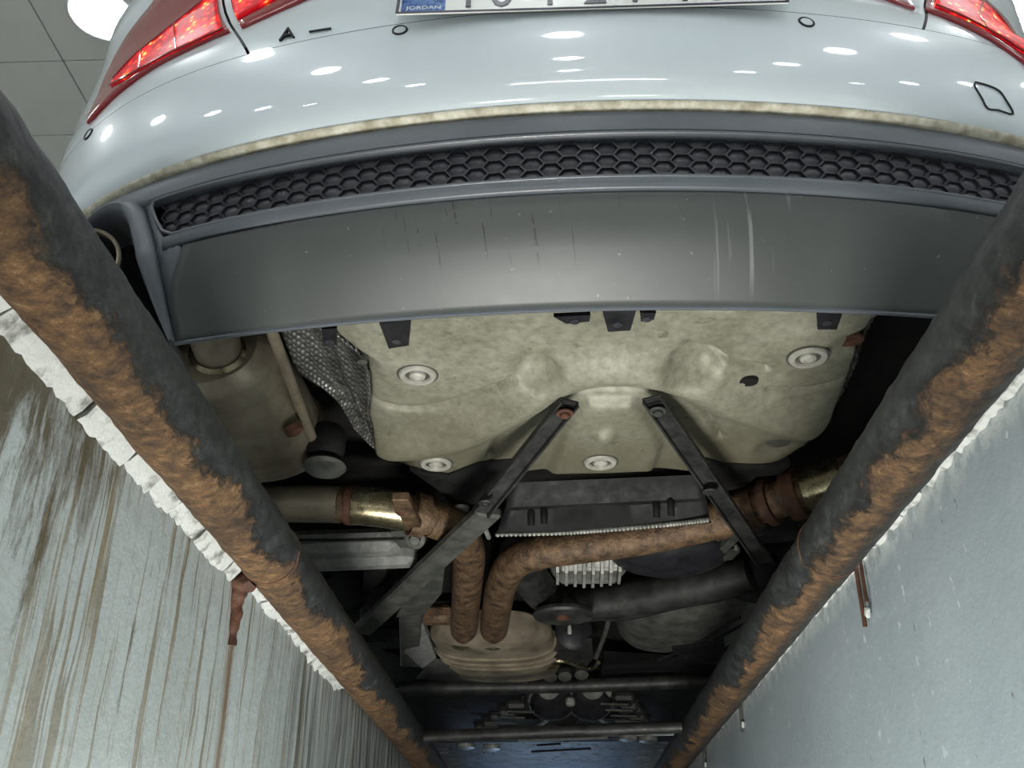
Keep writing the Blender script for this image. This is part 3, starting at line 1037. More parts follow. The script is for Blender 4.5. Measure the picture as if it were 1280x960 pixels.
plateau = [(0.0090, 1.7027, 0.2900), (0.0416, 1.4929, 0.2900), (0.0701, 1.4225, 0.2900), (0.1403, 1.4196, 0.2900), (0.1749, 1.4977, 0.2900), (0.2023, 1.5922, 0.2900), (0.1958, 1.6950, 0.2900)]
edgeL = [(1.17, -.315), (1.246, -.300), (1.30, -.275), (1.36, -.272), (1.423, -.280), (1.50, -.297), (1.607, -.300), (1.68, -.285), (1.72, -.250), (1.745, -.215)]
edgeR = [(1.17, .475), (1.25, .468), (1.31, .470), (1.38, .478), (1.46, .482), (1.57, .480), (1.65, .470), (1.70, .445), (1.745, .40)]


def lerp_tab(tab, y):
    for (a, b), (c, d) in zip(tab, tab[1:]):
        if y <= c:
            return b + (d - b) * max(0, (y - a) / (c - a))
    return tab[-1][1]


def inside(p, poly):
    c = False
    for i in range(len(poly)):
        a, b = poly[i], poly[i - 1]
        if (a[1] > p[1]) != (b[1] > p[1]) and p[0] < (b[0] - a[0]) * (p[1] - a[1]) / (b[1] - a[1]) + a[0]:
            c = not c
    return c


def shield_h(x, y):
    p = (x, y)
    h = SH
    for g_ in grooves:
        d = line_d(p, g_)
        h += .013 * math.exp(-(d / .0060) ** 2)
    for pts, w, a in ridges:
        h += a * math.exp(-(line_d(p, pts) / w) ** 2)
    for c, r, a in dents:
        d = math.hypot(x - c[0], y - c[1]) / r
        h += a * math.exp(-d ** 4)
    d = line_d(p, plateau + plateau[:1])
    k = (1 if inside(p, plateau) else -1) * d
    h -= .020 / (1 + math.exp(-k / .004))
    h += .003 * noise.noise(Vector((x * 9, y * 9, 0)))
    # upturned outer rim
    e = min(x - lerp_tab(edgeL, y), lerp_tab(edgeR, y) - x)
    h += .018 * math.exp(-max(e, 0) / .02)
    return h


rows = []
NY, NX = 110, 150
for i in range(NY + 1):
    y = 1.155 + (1.735 - 1.155) * i / NY
    a, b = lerp_tab(edgeL, y), lerp_tab(edgeR, y)
    r = []
    for j in range(NX + 1):
        x = a + (b - a) * j / NX
        yy = y - .030 * max(0, (i - NY + 25) / 25) * math.exp(-((x - .10) / .16) ** 4)
        r.append((x, yy, shield_h(x, yy)))
    rows.append(r)
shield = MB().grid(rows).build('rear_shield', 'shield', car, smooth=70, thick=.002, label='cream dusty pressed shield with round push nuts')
# foil edge of the shield, crinkled
for tab, sg in ((edgeL, -1), (edgeR, 1)):
    rws = []
    for k in range(4):
        r = []
        for i in range(60):
            y = 1.18 + (1.735 - 1.18) * i / 59
            x = lerp_tab(tab, y) + sg * (.001 + .0035 * k)
            r.append((x, y, SH + .016 + .0035 * math.sin(y * 320 + k * 1.5) + .004 * k))
        rws.append(r)
    MB().grid(rws).build('foil_edge', 'woven', shield, smooth=40, thick=.001)


def push_nut(p, r, z=None):
    c = Vector(p)
    c.z = (shield_h(c.x, c.y) if z is None else z) - .001
    o = MB().lathe([(r, .004), (r * 1.02, -.001), (r * .95, -.0045), (r * .72, -.005), (r * .66, -.001), (r * .46, -.0008), (r * .42, -.0045), (r * .26, -.0065), (r * .22, -.004), (.0005, -.0035)], c, (0, 0, 1), 30)
    o = o.build('push_nut', 'nut', shield, smooth=35)
    MB().lathe([(r * 1.14, .003), (r * 1.14, -.0008), (r * 1.0, -.0012)], c, (0, 0, 1), 30).build('nut_seat', 'dot_grey', shield)
    return o


for px_, r in (((-0.1947, 1.3415, 0.2900), .0285), ((0.3949, 1.3089, 0.2900), .0285), ((0.0976, 1.6348, 0.2820), .0285), ((-0.2010, 1.6769, 0.2900), .0285)):
    push_nut(px_, r)
c = Vector((-0.2785, 1.3233, 0.2900))
c.z = shield_h(c.x, c.y) - .001
MB().lathe([(.017, .004), (.016, -.004), (.009, -.005), (.008, -.018), (.0005, -.019)], c, (0, 0, 1), 20).build('shield_bolt', 'steel_olive', shield)
for q, r, mt in (((0.3158, 1.3678, 0.2900), .013, 'underseal'), ((0.4551, 1.2899, 0.2900), .018, 'rust_red'), ((0.4230, 1.6402, 0.2900), .026, 'dot_grey')):
    c = Vector(q)
    c.z = shield_h(c.x, c.y) - .0035
    MB().lathe([(r, .003), (r * .9, -.0016), (r * .6, -.0004), (.0005, .0)], c, (0, 0, 1), 18, 1.2).build('shield_hole', mt, shield)

# tabs of the valance that reach over the shield's rear edge
for a, b, c_, d, z in (((-0.2188, 1.1279, 0.2500), (-0.1751, 1.1215, 0.2500), (-0.1920, 1.2211, 0.2700), (-0.2218, 1.2289, 0.2700), 0), ((0.0740, 1.0880, 0.2500), (0.1243, 1.0860, 0.2500), (0.1212, 1.1912, 0.2700), (0.0903, 1.1943, 0.2700), 0),
                       ((0.3512, 1.0906, 0.2500), (0.3918, 1.0902, 0.2500), (0.4075, 1.1995, 0.2700), (0.3809, 1.1985, 0.2700), 0), ((-0.2991, 1.1412, 0.2500), (-0.2778, 1.1379, 0.2500), (-0.2942, 1.2151, 0.2700), (-0.3145, 1.2188, 0.2700), 0),
                       ((0.0143, 1.1394, 0.2620), (0.0637, 1.1372, 0.2620), (0.0634, 1.1597, 0.2660), (0.0319, 1.1647, 0.2660), 0), ((0.1297, 1.1336, 0.2620), (0.1511, 1.1344, 0.2620), (0.1503, 1.1588, 0.2660), (0.1332, 1.1622, 0.2660), 0)):
    o = MB().prism([a, b, c_, d], (0, 0, .006)).build('valance_tab', 'plastic_black', face, smooth=0)
    m_ = (Vector(c_) + Vector(d)) / 2 + (Vector(a) - Vector(d)) * .25
    MB().lathe([(.007, .001), (.0065, -.002), (.0005, -.003)], m_, (0, 0, 1), 12).build('tab_clip', 'plastic_grille', face)

# ---- black corner plates in front of the shield
for poly in ([(-0.2519, 1.6965, 0.2850), (-0.1829, 1.7214, 0.2850), (-0.1194, 1.6687, 0.2850), (-0.0604, 1.6531, 0.2850), (-0.0477, 1.7114, 0.2850), (-0.1112, 1.8351, 0.2850), (-0.1576, 1.8846, 0.2850), (-0.1875, 1.8748, 0.2850), (-0.2083, 1.7946, 0.2850)],
             [(0.2624, 1.6790, 0.2850), (0.2896, 1.6659, 0.2850), (0.3260, 1.6885, 0.2850), (0.4488, 1.7002, 0.2850), (0.4386, 1.7441, 0.2850), (0.3950, 1.7501, 0.2850), (0.3840, 1.8002, 0.2850), (0.3454, 1.8189, 0.2850), (0.3056, 1.8093, 0.2850)]):
    pl = MB().prism(poly, (0, 0, .02)).build('corner_plate', 'undertray', car, smooth=0)
    cx = sum(p[0] for p in poly) / len(poly)
    cy = sum(p[1] for p in poly) / len(poly)
    MB().lathe([(.014, .0), (.013, -.002), (.0005, -.0005)], (cx + .01, cy + .03, .285), (0, 0, 1), 16).build('plate_hole', 'underseal', pl)
MB().lathe([(.016, .0), (.015, -.008), (.006, -.012), (.0005, -.013)], Vector((-0.1694, 1.8715, 0.2800)), (0, 0, 1), 14).build('plate_nut', 'alu', car)

# ---- U-channel braces
def brace(a, b, w, fl, mat, t=.004):
    """channel with two downturned flanges, a slot and bolts"""
    a, b = Vector(a), Vector(b)
    d = (b - a).normalized()
    s = d.cross(Vector((0, 0, 1))).normalized()
    mb = MB()
    mb.beam(a, b, w, t)
    for k in (-1, 1):
        mb.beam(a + s * k * (w / 2 - t / 2) - Vector((0, 0, fl / 2)), b + s * k * (w / 2 - t / 2) - Vector((0, 0, fl / 2)), t, fl)
    o = mb.build('brace', mat, car, smooth=30)
    sl = a + d * .018 - Vector((0, 0, t * .55))
    MB().beam(sl - s * w * .34, sl + s * w * .34, .016, .002).build('slot', 'underseal', o, smooth=0)
    return o, d


def bolt(p, r, mat, parent, washer=None, axis=(0, 0, -1)):
    mb = MB()
    ax = Vector(axis)
    if washer:
        mb.lathe([(washer, 0), (washer, .002), (washer * .9, .003)], p, axis, 20)
    mb.lathe([(r, .001), (r, r * .75), (r * .85, r * .95), (.0005, r)], p, axis, 6)
    mb.build('bolt', mat, parent, smooth=30)


bl, d_ = brace((0.0392, 1.3817, 0.2620), (-0.1161, 1.6424, 0.1800), .034, .010, 'steel_black')
bolt(Vector((0.0316, 1.3998, 0.2490)), .0085, 'rust_red', bl, .014)
bolt(Vector((-0.1030, 1.5879, 0.1760)), .006, 'steel_black', bl, .013)
br, d_ = brace((0.1665, 1.3756, 0.2620), (0.4247, 1.8922, 0.1650), .034, .009, 'steel_black')
bolt(Vector((0.1766, 1.4008, 0.2510)), .0085, 'steel_olive', br, .014)
bolt(Vector((0.2835, 1.6154, 0.2020)), .005, 'steel_black', br, .014)
bolt(Vector((0.3617, 1.8300, 0.1750)), .007, 'steel_olive', br, None, (-1, 0, 0))
# lower arm that carries on from the left brace
arm = MB()
arm.beam((-0.0998, 1.6508, 0.1860), (-0.4427, 2.3480, 0.1600), .050, .022, ch=.25)
arm.beam((-0.1218, 1.7282, 0.1900), (-0.2764, 2.0380, 0.1750), .020, .030, ch=.25)
arm = arm.build('strut_arm', 'steel_olive', car, smooth=30)
MB().prism([(-0.1994, 1.8952, 0.1950), (-0.2348, 2.1583, 0.1900), (-0.2904, 2.3055, 0.1850), (-0.3542, 2.2943, 0.1750), (-0.3185, 2.1656, 0.1750), (-0.2323, 1.9383, 0.1850)], (0, 0, .012)).build('gusset', 'steel_olive', arm, smooth=0)
MB().beam((-0.3270, 2.3345, 0.2050), (-0.3882, 2.8249, 0.1900), .055, .018, ch=.2).build('hanger_bracket', 'steel_olive', arm, smooth=30)
MB().prism([(-0.3092, 2.4301, 0.2000), (-0.3039, 2.7099, 0.1800), (-0.3531, 2.8184, 0.1750), (-0.3849, 2.6654, 0.1850)], (0, 0, .02)).build('hanger_plate', 'steel_grey', arm, smooth=0)

# ---- exhaust
def dip(p, r, n):
    return p


ex_l = cr([(-0.6110, 1.8013, 0.2620), (-0.5184, 1.7787, 0.2550), (-0.4309, 1.7693, 0.2500), (-0.3536, 1.7677, 0.2450), (-0.2790, 1.7825, 0.2400), (-0.2132, 1.8150, 0.2320), (-0.1720, 1.8622, 0.2260), (-0.1610, 1.9692, 0.2200), (-0.1787, 2.1610, 0.2120), (-0.2243, 2.6242, 0.2050)], 6)
exl = MB().tube(ex_l, .034, 22, 0).build('exhaust_pipe', 'pipe_rust', car, smooth=60, label='rusty exhaust pipe bending from the muffler to the middle silencer')
i0, i1 = 17, 25
MB().tube(ex_l[i0:i1 + 1], .0375, 22, 0).build('pipe_sleeve', 'pipe_brass', exl, smooth=40, label='straw-coloured shiny sleeve')
MB().tube(ex_l[i0 - 1:i0 + 1], .0385, 22, 0).build('sleeve_band', 'rust_red', exl, smooth=40)
MB().tube(ex_l[1:i0 - 1], .0355, 22, 0).build('pipe_sleeve', 'can', exl, smooth=40)
cl = MB()
cl.tube(ex_l[26:29], .043, 22, 0)
cl.beam((-0.2500, 1.5882, 0.1900), (-0.2452, 1.7370, 0.1950), .03, .016)
cl.build('pipe_clamp', 'pipe_rust', exl, smooth=35)
bolt(Vector((-0.2546, 1.6528, 0.1920)), .010, 'rust_red', exl, .014, (.1, -1, -.6))
MB().tube(ex_l[29:38], .0365, 20, 0).build('pipe_sleeve', 'pipe_rust', exl, smooth=40)

ex_r = cr([(0.5745, 1.7038, 0.2750), (0.5197, 1.7528, 0.2680), (0.4600, 1.7911, 0.2620), (0.3851, 1.8452, 0.2550), (0.3130, 1.8933, 0.2460), (0.1880, 1.9288, 0.2320), (0.0752, 1.9443, 0.2220), (-0.0144, 1.9630, 0.2160), (-0.0686, 2.0153, 0.2120), (-0.0996, 2.1457, 0.2100), (-0.1214, 2.3355, 0.2070), (-0.1465, 2.6270, 0.2050)], 6)
exr = MB().tube(ex_r, [.037, .035], 22, 0).build('exhaust_pipe', 'pipe_rust', car, smooth=60, label='rusty exhaust pipe sweeping across under the differential')
MB().tube(ex_r[2:10], .042, 20, 0).build('pipe_sleeve', 'pipe_brass', exr, smooth=40)
MB().tube(ex_r[10:13], .050, 20, 0).tube(ex_r[14:16], .047, 20, 0).build('pipe_clamp', 'rust_red', exr, smooth=35)
MB().tube(ex_r[16:24], .0405, 20, 0).build('pipe_sleeve', 'pipe_rust', exr, smooth=40)

# rear muffler: oval can lying along the car
mu = []
cxm, czm = -.552, .322
for i in range(46):
    t = i / 45
    y = 1.285 + .365 * t
    k = 1.0
    if t < .09:
        k = .86 + .14 * math.sin(t / .09 * 1.57)
    if t > .90:
        k = .80 + .20 * math.sqrt(max(0, 1 - ((t - .90) / .10) ** 2))
    for q in (.16, .20, .80, .85):
        k += .022 * math.exp(-((t - q) / .012) ** 2)
    yaw_x = cxm + (t - .5) * .02
    r = []
    for j in range(41):
        a = 2 * math.pi * j / 40
        ca, sa = math.cos(a), math.sin(a)
        r.append((yaw_x + .150 * k * math.copysign(abs(ca) ** .8, ca), y, czm + .088 * k * math.copysign(abs(sa) ** .8, sa)))
    mu.append(r)
can = MB().grid(mu)
can.f.append(tuple(range(41))[::-1])
can.f.append(tuple(45 * 41 + j for j in range(41)))
can = can.build('muffler', 'can', car, smooth=40, label='grimy oval rear muffler beside the cream shield')
MB().tube([(-.470, 1.10, .335), (-.480, 1.18, .318), (-.492, 1.30, .303)], .036, 22, 6).build('outlet_pipe', 'can', can)
MB().lathe([(.038, -.006), (.044, .0), (.039, .006)], (-.490, 1.283, .304), (-.08, 1, -.1), 26, cap=False).build('outlet_collar', 'pipe_brass', can)
MB().tube([(-.392, 1.20, .300), (-.394, 1.30, .292), (-.398, 1.45, .285), (-.404, 1.58, .285)], .009, 10, 6).build('seam_bead', 'can', can)
MB().lathe([(.016, .0), (.015, -.012), (.008, -.016), (.0005, -.016)], Vector((-0.4140, 1.4585, 0.2620)), (-.6, -.3, 1), 14).build('can_drain', 'rust_red', can)

# dimpled foil liner between muffler and shield
LIN = [(1.15, -.394), (1.38, -.400), (1.42, -.395), (1.455, -.372), (1.52, -.352), (1.62, -.345), (1.70, -.325), (1.76, -.285)]
cut = []
for i in range(40):
    y = 1.15 + .61 * i / 39
    a, b = lerp_tab(LIN, y), lerp_tab(edgeL, min(y, 1.74)) - .002
    cut.append([(a + (b - a) * j / 16, y, .305 + .030 * math.sin(math.pi * (1 - j / 16) * .6) + .0025 * math.sin(j * 2.2)) for j in range(17)])
MB().grid(cut).build('foil_liner', 'woven', car, smooth=60, thick=.0015, label='dimpled aluminium heat liner')
# hanger behind the muffler
hg = MB().lathe([(.030, -.03), (.034, -.02), (.034, .015), (.028, .025), (.0005, .027)], Vector((-0.3837, 1.5773, 0.2900)), (0, .1, 1), 20).build('exhaust_hanger', 'undertray', car)
MB().lathe([(.033, -.036), (.038, -.030), (.033, -.024)], Vector((-0.3845, 1.5883, 0.2750)), (0, .1, 1), 22).build('hanger_band', 'steel_olive', hg)

# ---- black panel in front of the shield with a beaded foil edge
def prow(pts, n=24):
    return cr(pts, n // (len(pts) - 1))


pr = [prow([(-0.0437, 1.7894, 0.2920), (0.1192, 1.7796, 0.2920), (0.2793, 1.7660, 0.2920)]), prow([(-0.0643, 1.7594, 0.2830), (0.1172, 1.7467, 0.2830), (0.2865, 1.7339, 0.2830)]), prow([(-0.0742, 1.7797, 0.2620), (0.1170, 1.7626, 0.2620), (0.2951, 1.7457, 0.2620)]),
      prow([(-0.0778, 1.7936, 0.2480), (0.1170, 1.7761, 0.2480), (0.2985, 1.7587, 0.2480)]), prow([(-0.0815, 1.8077, 0.2470), (0.1176, 1.7900, 0.2470), (0.3032, 1.7724, 0.2470)]), prow([(-0.0950, 1.8351, 0.2150), (0.1178, 1.8252, 0.2150), (0.3070, 1.7892, 0.2150)]), prow([(-0.1016, 1.8428, 0.2130), (0.1181, 1.8330, 0.2130), (0.3109, 1.7967, 0.2130)])]
pan = MB().grid([[(p.x, p.y, p.z) for p in r] for r in pr]).build('tunnel_panel', 'undertray', car, smooth=40, thick=.003)
for q in ((-0.0293, 1.8131, 0.2320), (-0.0046, 1.8055, 0.2320), (0.2068, 1.7798, 0.2320), (0.2331, 1.7725, 0.2320)):
    MB().tube([Vector(q) + Vector((0, -.004, .022)), Vector(q) + Vector((0, -.008, 0)), Vector(q) + Vector((0, -.004, -.016))], .007, 10, 4).build('panel_rib', 'undertray', pan)
bead = MB()
edge = cr([(-0.0954, 1.8448, 0.2120), (0.0257, 1.8402, 0.2120), (0.1177, 1.8259, 0.2120), (0.2227, 1.8037, 0.2120), (0.3011, 1.7811, 0.2120)], 14)
bead.tube(edge, .003, 6, 0)
for p in edge:
    bead.lathe([(.0015, -.0055), (.0045, -.003), (.0045, .003), (.0015, .0055)], p, (0, .3, 1), 8)
tag(bead.build('beaded_edge', 'alu', pan, smooth=50), kind='stuff')
MB().tube([(-0.1209, 1.8006, 0.2220), (-0.1185, 1.8389, 0.2200), (-0.1146, 1.8789, 0.2180)], .005, 8, 5).build('foil_curl', 'alu', pan)

# ---- finned differential cover
fc = Vector((0.0942, 2.1520, 0.2500))
dif = MB().box(fc + Vector((0, .06, .035)), (.175, .15, .09), None, .3)
dif.box(fc + Vector((.035, .03, .03)), (.13, .10, .07), None, .35)
dif = dif.build('differential', 'alu', car, smooth=30)
for k in range(8):
    x = fc.x - .075 + k * .0195
    h = .060 - .012 * abs(k - 3.5) / 3.5
    MB().prism([(x, fc.y - .035, fc.z + .03), (x, fc.y - .045, fc.z + .005), (x, fc.y - .030, fc.z - h * .55), (x, fc.y + .03, fc.z - h * .75), (x, fc.y + .06, fc.z - .01)], (.0065, 0, 0)).build('cooling_fin', 'alu', dif, smooth=0)

# ---- rear suspension, left side
ar = MB()
ar.beam((-0.6465, 1.9935, 0.2450), (-0.2981, 1.9284, 0.2280), .070, .050, ch=.3)
ar.beam((-0.6563, 2.0382, 0.2250), (-0.2680, 1.9561, 0.2100), .050, .045, ch=.3)
ar = ar.build('trailing_arm', 'steel_grey', car, smooth=30, label='wide dusty grey suspension arm')
MB().tube([(-0.5598, 1.8682, 0.2150), (-0.4129, 1.8539, 0.2080), (-0.2765, 1.8358, 0.2030)], .003, 6, 6).build('arm_seam', 'underseal', ar)
MB().prism([(-0.3069, 1.8546, 0.2250), (-0.2493, 1.8212, 0.2250), (-0.2381, 1.9042, 0.2220), (-0.2692, 1.9636, 0.2160), (-0.3098, 1.9580, 0.2180)], (0, 0, .03)).build('arm_bracket', 'steel_olive', ar, smooth=0)
bolt(Vector((-0.2561, 1.8467, 0.2050)), .012, 'steel_olive', ar, .020, (0, -1, -.7))
MB().lathe([(.055, -.02), (.06, -.01), (.06, .01), (.045, .02), (.03, .012), (.0005, .012)], Vector((-0.4774, 2.2574, 0.2300)), (.2, -1, -.6), 26).build('hub_bushing', 'undertray', car)
lk = MB()
lk.beam((-0.3728, 2.0895, 0.2350), (-0.4465, 2.4657, 0.2150), .050, .02, ch=.2)
lk.beam((-0.3362, 2.0992, 0.2450), (-0.4220, 2.4589, 0.2250), .025, .025, ch=.2)
lk.build('toe_link', 'undertray', car, smooth=30)
MB().prism([(-0.3386, 2.0584, 0.2350), (-0.2725, 2.0397, 0.2350), (-0.3405, 2.2151, 0.2250)], (0, 0, .02)).build('arm_gusset', 'steel_black', car, smooth=0)
MB().beam((-0.6095, 2.6497, 0.2150), (-0.2643, 2.6207, 0.2150), .09, .04, ch=.2).build('side_sill', 'undertray', car, smooth=30)

# ---- subframe with its round mount
sf = MB().tube([(-0.0607, 2.0310, 0.2400), (-0.0302, 2.2309, 0.2320), (0.0288, 2.3528, 0.2220), (0.1424, 2.3367, 0.2200), (0.2856, 2.2589, 0.2220), (0.4508, 2.1538, 0.2280)], .042, 18, 6)
sf.tube([(0.0096, 2.3147, 0.2150), (0.1622, 2.3661, 0.2050), (0.3056, 2.2825, 0.2100), (0.4524, 2.2213, 0.2180)], .024, 14, 6)
sf = sf.build('subframe', 'steel_black', car, smooth=60, label='curved black rear subframe tube')
MB().lathe([(.068, .012), (.070, .004), (.066, -.002), (.055, .002), (.03, .004), (.02, -.002), (.0005, -.002)], Vector((0.0345, 2.2763, 0.1680)), (0, .0, 1), 34).build('mount_plate', 'steel_black', sf)
MB().lathe([(.016, .0), (.015, -.006), (.0005, -.008)], Vector((0.0344, 2.2691, 0.1660)), (0, 0, 1), 14).build('mount_bolt', 'rust_red', sf)
dm = []
for i in range(13):
    v = i / 12 * math.pi
    dm.append([((0.2672, 2.0930, 0.2500)[0] + .135 * math.cos(2 * math.pi * j / 32) * math.sin(v), (0.2672, 2.0930, 0.2500)[1] + .10 * math.sin(2 * math.pi * j / 32) * math.sin(v), .262 - .055 * math.cos(v)) for j in range(33)])
MB().grid(dm).build('spare_well', 'plastic_black', car, smooth=80)
MB().prism([(0.3851, 1.9668, 0.2500), (0.3985, 1.9822, 0.2450), (0.3623, 2.1055, 0.2350), (0.3412, 2.1156, 0.2350)], (0, 0, .012)).prism([(0.3383, 2.0956, 0.2320), (0.3954, 2.0763, 0.2320), (0.4058, 2.0335, 0.2350)], (0, 0, .012)).build('stay_bracket', 'steel_olive', car, smooth=0)
MB().lathe([(.045, -.05), (.052, -.04), (.052, .04), (.045, .05)], Vector((0.4705, 2.2110, 0.2350)), (.1, -.5, 1), 24).build('arm_bushing', 'undertray', car)
MB().box(Vector((0.4677, 2.0162, 0.2900)), (.20, .16, .05), Matrix.Rotation(.3, 3, 'X'), .3).build('side_guard', 'undertray', car, smooth=30)
MB().beam((0.4105, 1.9952, 0.2600), (0.5209, 1.9707, 0.2600), .07, .03, ch=.3).build('trailing_arm', 'undertray', car, smooth=30)

# ---- middle silencer: flat oval can with pressed rings
rs = []
a0, a1 = Vector((-0.1624, 2.5409, 0.2120)), Vector((-0.1081, 2.9593, 0.2000))
L_ = a1.y - a0.y
for i in range(50):
    t = i / 49
    k = 1.0
    if t < .10:
        k = .80 + .20 * math.sin(t / .10 * 1.57)
    for q in (.34, .47, .60, .76):
        k += .035 * math.exp(-((t - q) / .022) ** 2)
    cx = a0.x + .012 + (a1.x - a0.x) * t * .4
    rs.append([(cx + .158 * k * math.copysign(abs(math.cos(a)) ** .75, math.cos(a)), a0.y - .015 + L_ * t, .215 + .052 * k * math.copysign(abs(math.sin(a)) ** .75, math.sin(a))) for a in [2 * math.pi * j / 44 for j in range(45)]])
sil = MB().grid(rs)
sil.f.append(tuple(range(45))[::-1])
sil.f.append(tuple(49 * 45 + j for j in range(45)))
sil = sil.build('middle_silencer', 'can', car, smooth=45, label='flat oval silencer with pressed rings and two inlet pipes')
for q in (.34, .47, .60):
    i = int(q * 49)
    MB().tube([(x + (x - a0.x) * .002, y, z - .001) for x, y, z in rs[i]], .0035, 6, 0).build('pressed_ring', 'can', sil)
for e in ((-0.2178, 2.5435, 0.2050), (-0.1422, 2.5462, 0.2050)):
    MB().lathe([(.040, .012), (.046, .0), (.040, -.008)], Vector(e) + Vector((0, .01, 0)), (0, 1, 0), 22, cap=False).build('inlet_collar', 'pipe_brass', sil)
w_ = [cr([(-0.3264, 2.7332, 0.1900), (-0.2493, 2.8318, 0.1860), (-0.1510, 2.8859, 0.1840), (-0.0605, 2.9095, 0.1840)], 8), cr([(-0.3535, 2.8585, 0.1840), (-0.2569, 2.9265, 0.1780), (-0.1549, 2.9631, 0.1760), (-0.0618, 2.9665, 0.1760)], 8), cr([(-0.3923, 2.9903, 0.1860), (-0.2648, 3.0212, 0.1800), (-0.1587, 3.0377, 0.1780), (-0.0635, 3.0412, 0.1780)], 8)]
MB().grid([[p[:] for p in r] for r in w_]).build('foil_apron', 'woven', car, smooth=60, thick=.0015)
MB().box(Vector((-0.2707, 2.4678, 0.2300)), (.10, .05, .05), None, .3).build('silencer_end', 'pipe_rust', sil)

# ---- fuel tank bulge on the right
def dome(c, rx, ry, rz, n=28, m=10):
    out = []
    for i in range(m + 1):
        v = (i / m) * math.pi / 2
        out.append([(c[0] + rx * math.copysign(abs(math.cos(2 * math.pi * j / n)) ** .6, math.cos(2 * math.pi * j / n)) * math.sin(v) ** .6, c[1] + ry * math.copysign(abs(math.sin(2 * math.pi * j / n)) ** .6, math.sin(2 * math.pi * j / n)) * math.sin(v) ** .6, c[2] - rz * math.cos(v)) for j in range(n + 1)])
    return out


tk = MB().grid(dome(Vector((0.3355, 2.5602, 0.2000)) + Vector((.02, .03, .07)), .175, .24, .085)).build('fuel_tank', 'steel_olive', car, smooth=60, label='smooth dark fuel tank bulge')
MB().tube([(0.2962, 2.7678, 0.1820), (0.3790, 2.5959, 0.1820), (0.4570, 2.3784, 0.1900)], .004, 8, 6).tube([(0.3254, 2.7789, 0.1800), (0.4016, 2.6135, 0.1800), (0.4760, 2.4363, 0.1900)], .004, 8, 6).build('tank_line', 'plastic_black', tk)
MB().prism([(0.3203, 2.6280, 0.1760), (0.4443, 2.5578, 0.1760), (0.4747, 2.7223, 0.1720), (0.4166, 2.7662, 0.1720), (0.3497, 2.7082, 0.1740)], (0, 0, .01)).build('tank_guard', 'undertray', tk, smooth=0)
MB().tube([(0.1472, 2.3753, 0.2000), (0.1428, 2.4991, 0.1900), (0.1269, 2.7256, 0.1800)], .006, 8, 5).build('tank_strap', 'steel_olive', tk)
# propshaft joint and heat plate beside the silencer
pj = MB().lathe([(.04, -.03), (.05, -.02), (.05, .02), (.035, .03), (.0005, .03)], Vector((0.0651, 2.6689, 0.2350)), (.1, -1, -.1), 24).build('propshaft_joint', 'plastic_black', car)
MB().box(Vector((0.0542, 2.5490, 0.2100)), (.010, .01, .025), None, .3).build('joint_glint', 'nut', pj)  # small pale block that stands for the bright glint on the joint
MB().prism([(0.0089, 2.6632, 0.2000), (0.1141, 2.6417, 0.2000), (0.1223, 2.7679, 0.1900), (0.1051, 2.8599, 0.1850), (0.0636, 2.8004, 0.1850), (0.0129, 2.7639, 0.1900)], (0, 0, .012)).build('heat_plate', 'steel_black', car, smooth=0)
MB().tube([(-0.0593, 2.8583, 0.1860), (0.0303, 2.7761, 0.1840), (0.1097, 2.8665, 0.1820), (0.1364, 2.7988, 0.1840)], .006, 8, 6).tube([(-0.1979, 2.9068, 0.1800), (-0.0596, 2.8713, 0.1800), (0.0305, 2.8156, 0.1800)], .006, 8, 6).build('heat_plate_rim', 'pipe_brass', car)
for q in ((0.0035, 2.9912, 0.1900), (0.0455, 2.9730, 0.1880), (0.0943, 2.9630, 0.1900)):
    MB().lathe([(.020, .01), (.020, -.006), (.010, -.010), (.0005, -.011)], Vector(q), (0, .6, 1), 14).build('joint_bolt', 'steel_olive', car)

# ---- crossmember and front under-floor
MB().tube([(-0.4600, 3.1406, 0.1850), (-0.3075, 3.0967, 0.1820), (0.0320, 3.0863, 0.1820), (0.3892, 3.0577, 0.1850), (0.5091, 3.0636, 0.1900)], .022, 14, 6).build('crossmember', 'steel_black', car, smooth=60)
MB().box(Vector((-0.2116, 3.1158, 0.1900)), (.28, .06, .05), None, .3).build('crossmember_pad', 'plastic_black', car, smooth=30)
for poly in ([(-0.5620, 3.3092, 0.2050), (-0.1000, 3.3009, 0.2050), (-0.0886, 3.5546, 0.2050), (-0.2246, 4.0297, 0.2050), (-0.5797, 4.0167, 0.2050)], [(0.2061, 3.2629, 0.2050), (0.5330, 3.1348, 0.2050), (0.5893, 3.8055, 0.2050), (0.3374, 3.9279, 0.2050)], [(0.1565, 2.8755, 0.2150), (0.5121, 2.9871, 0.2150), (0.5444, 3.2049, 0.2150), (0.1580, 3.1908, 0.2150)], [(-0.5319, 2.6921, 0.2250), (-0.3389, 3.0313, 0.2250), (-0.3477, 3.2912, 0.2250), (-0.5890, 3.3069, 0.2250)]):
    fp = MB().prism(poly, (0, 0, .02)).build('under_panel', 'undertray', car, smooth=0)
fp_ = MB()
for q_ in ((-0.3130, 3.5323, 0.2050), (-0.2465, 3.6513, 0.2050), (-0.3335, 3.3688, 0.2050), (0.3861, 3.5020, 0.2050)):
    MB().lathe([(.022, .0), (.020, -.002), (.0005, -.0005)], Vector(q_), (0, 0, 1), 16, 1.6).build('drain_hole', 'underseal', fp)
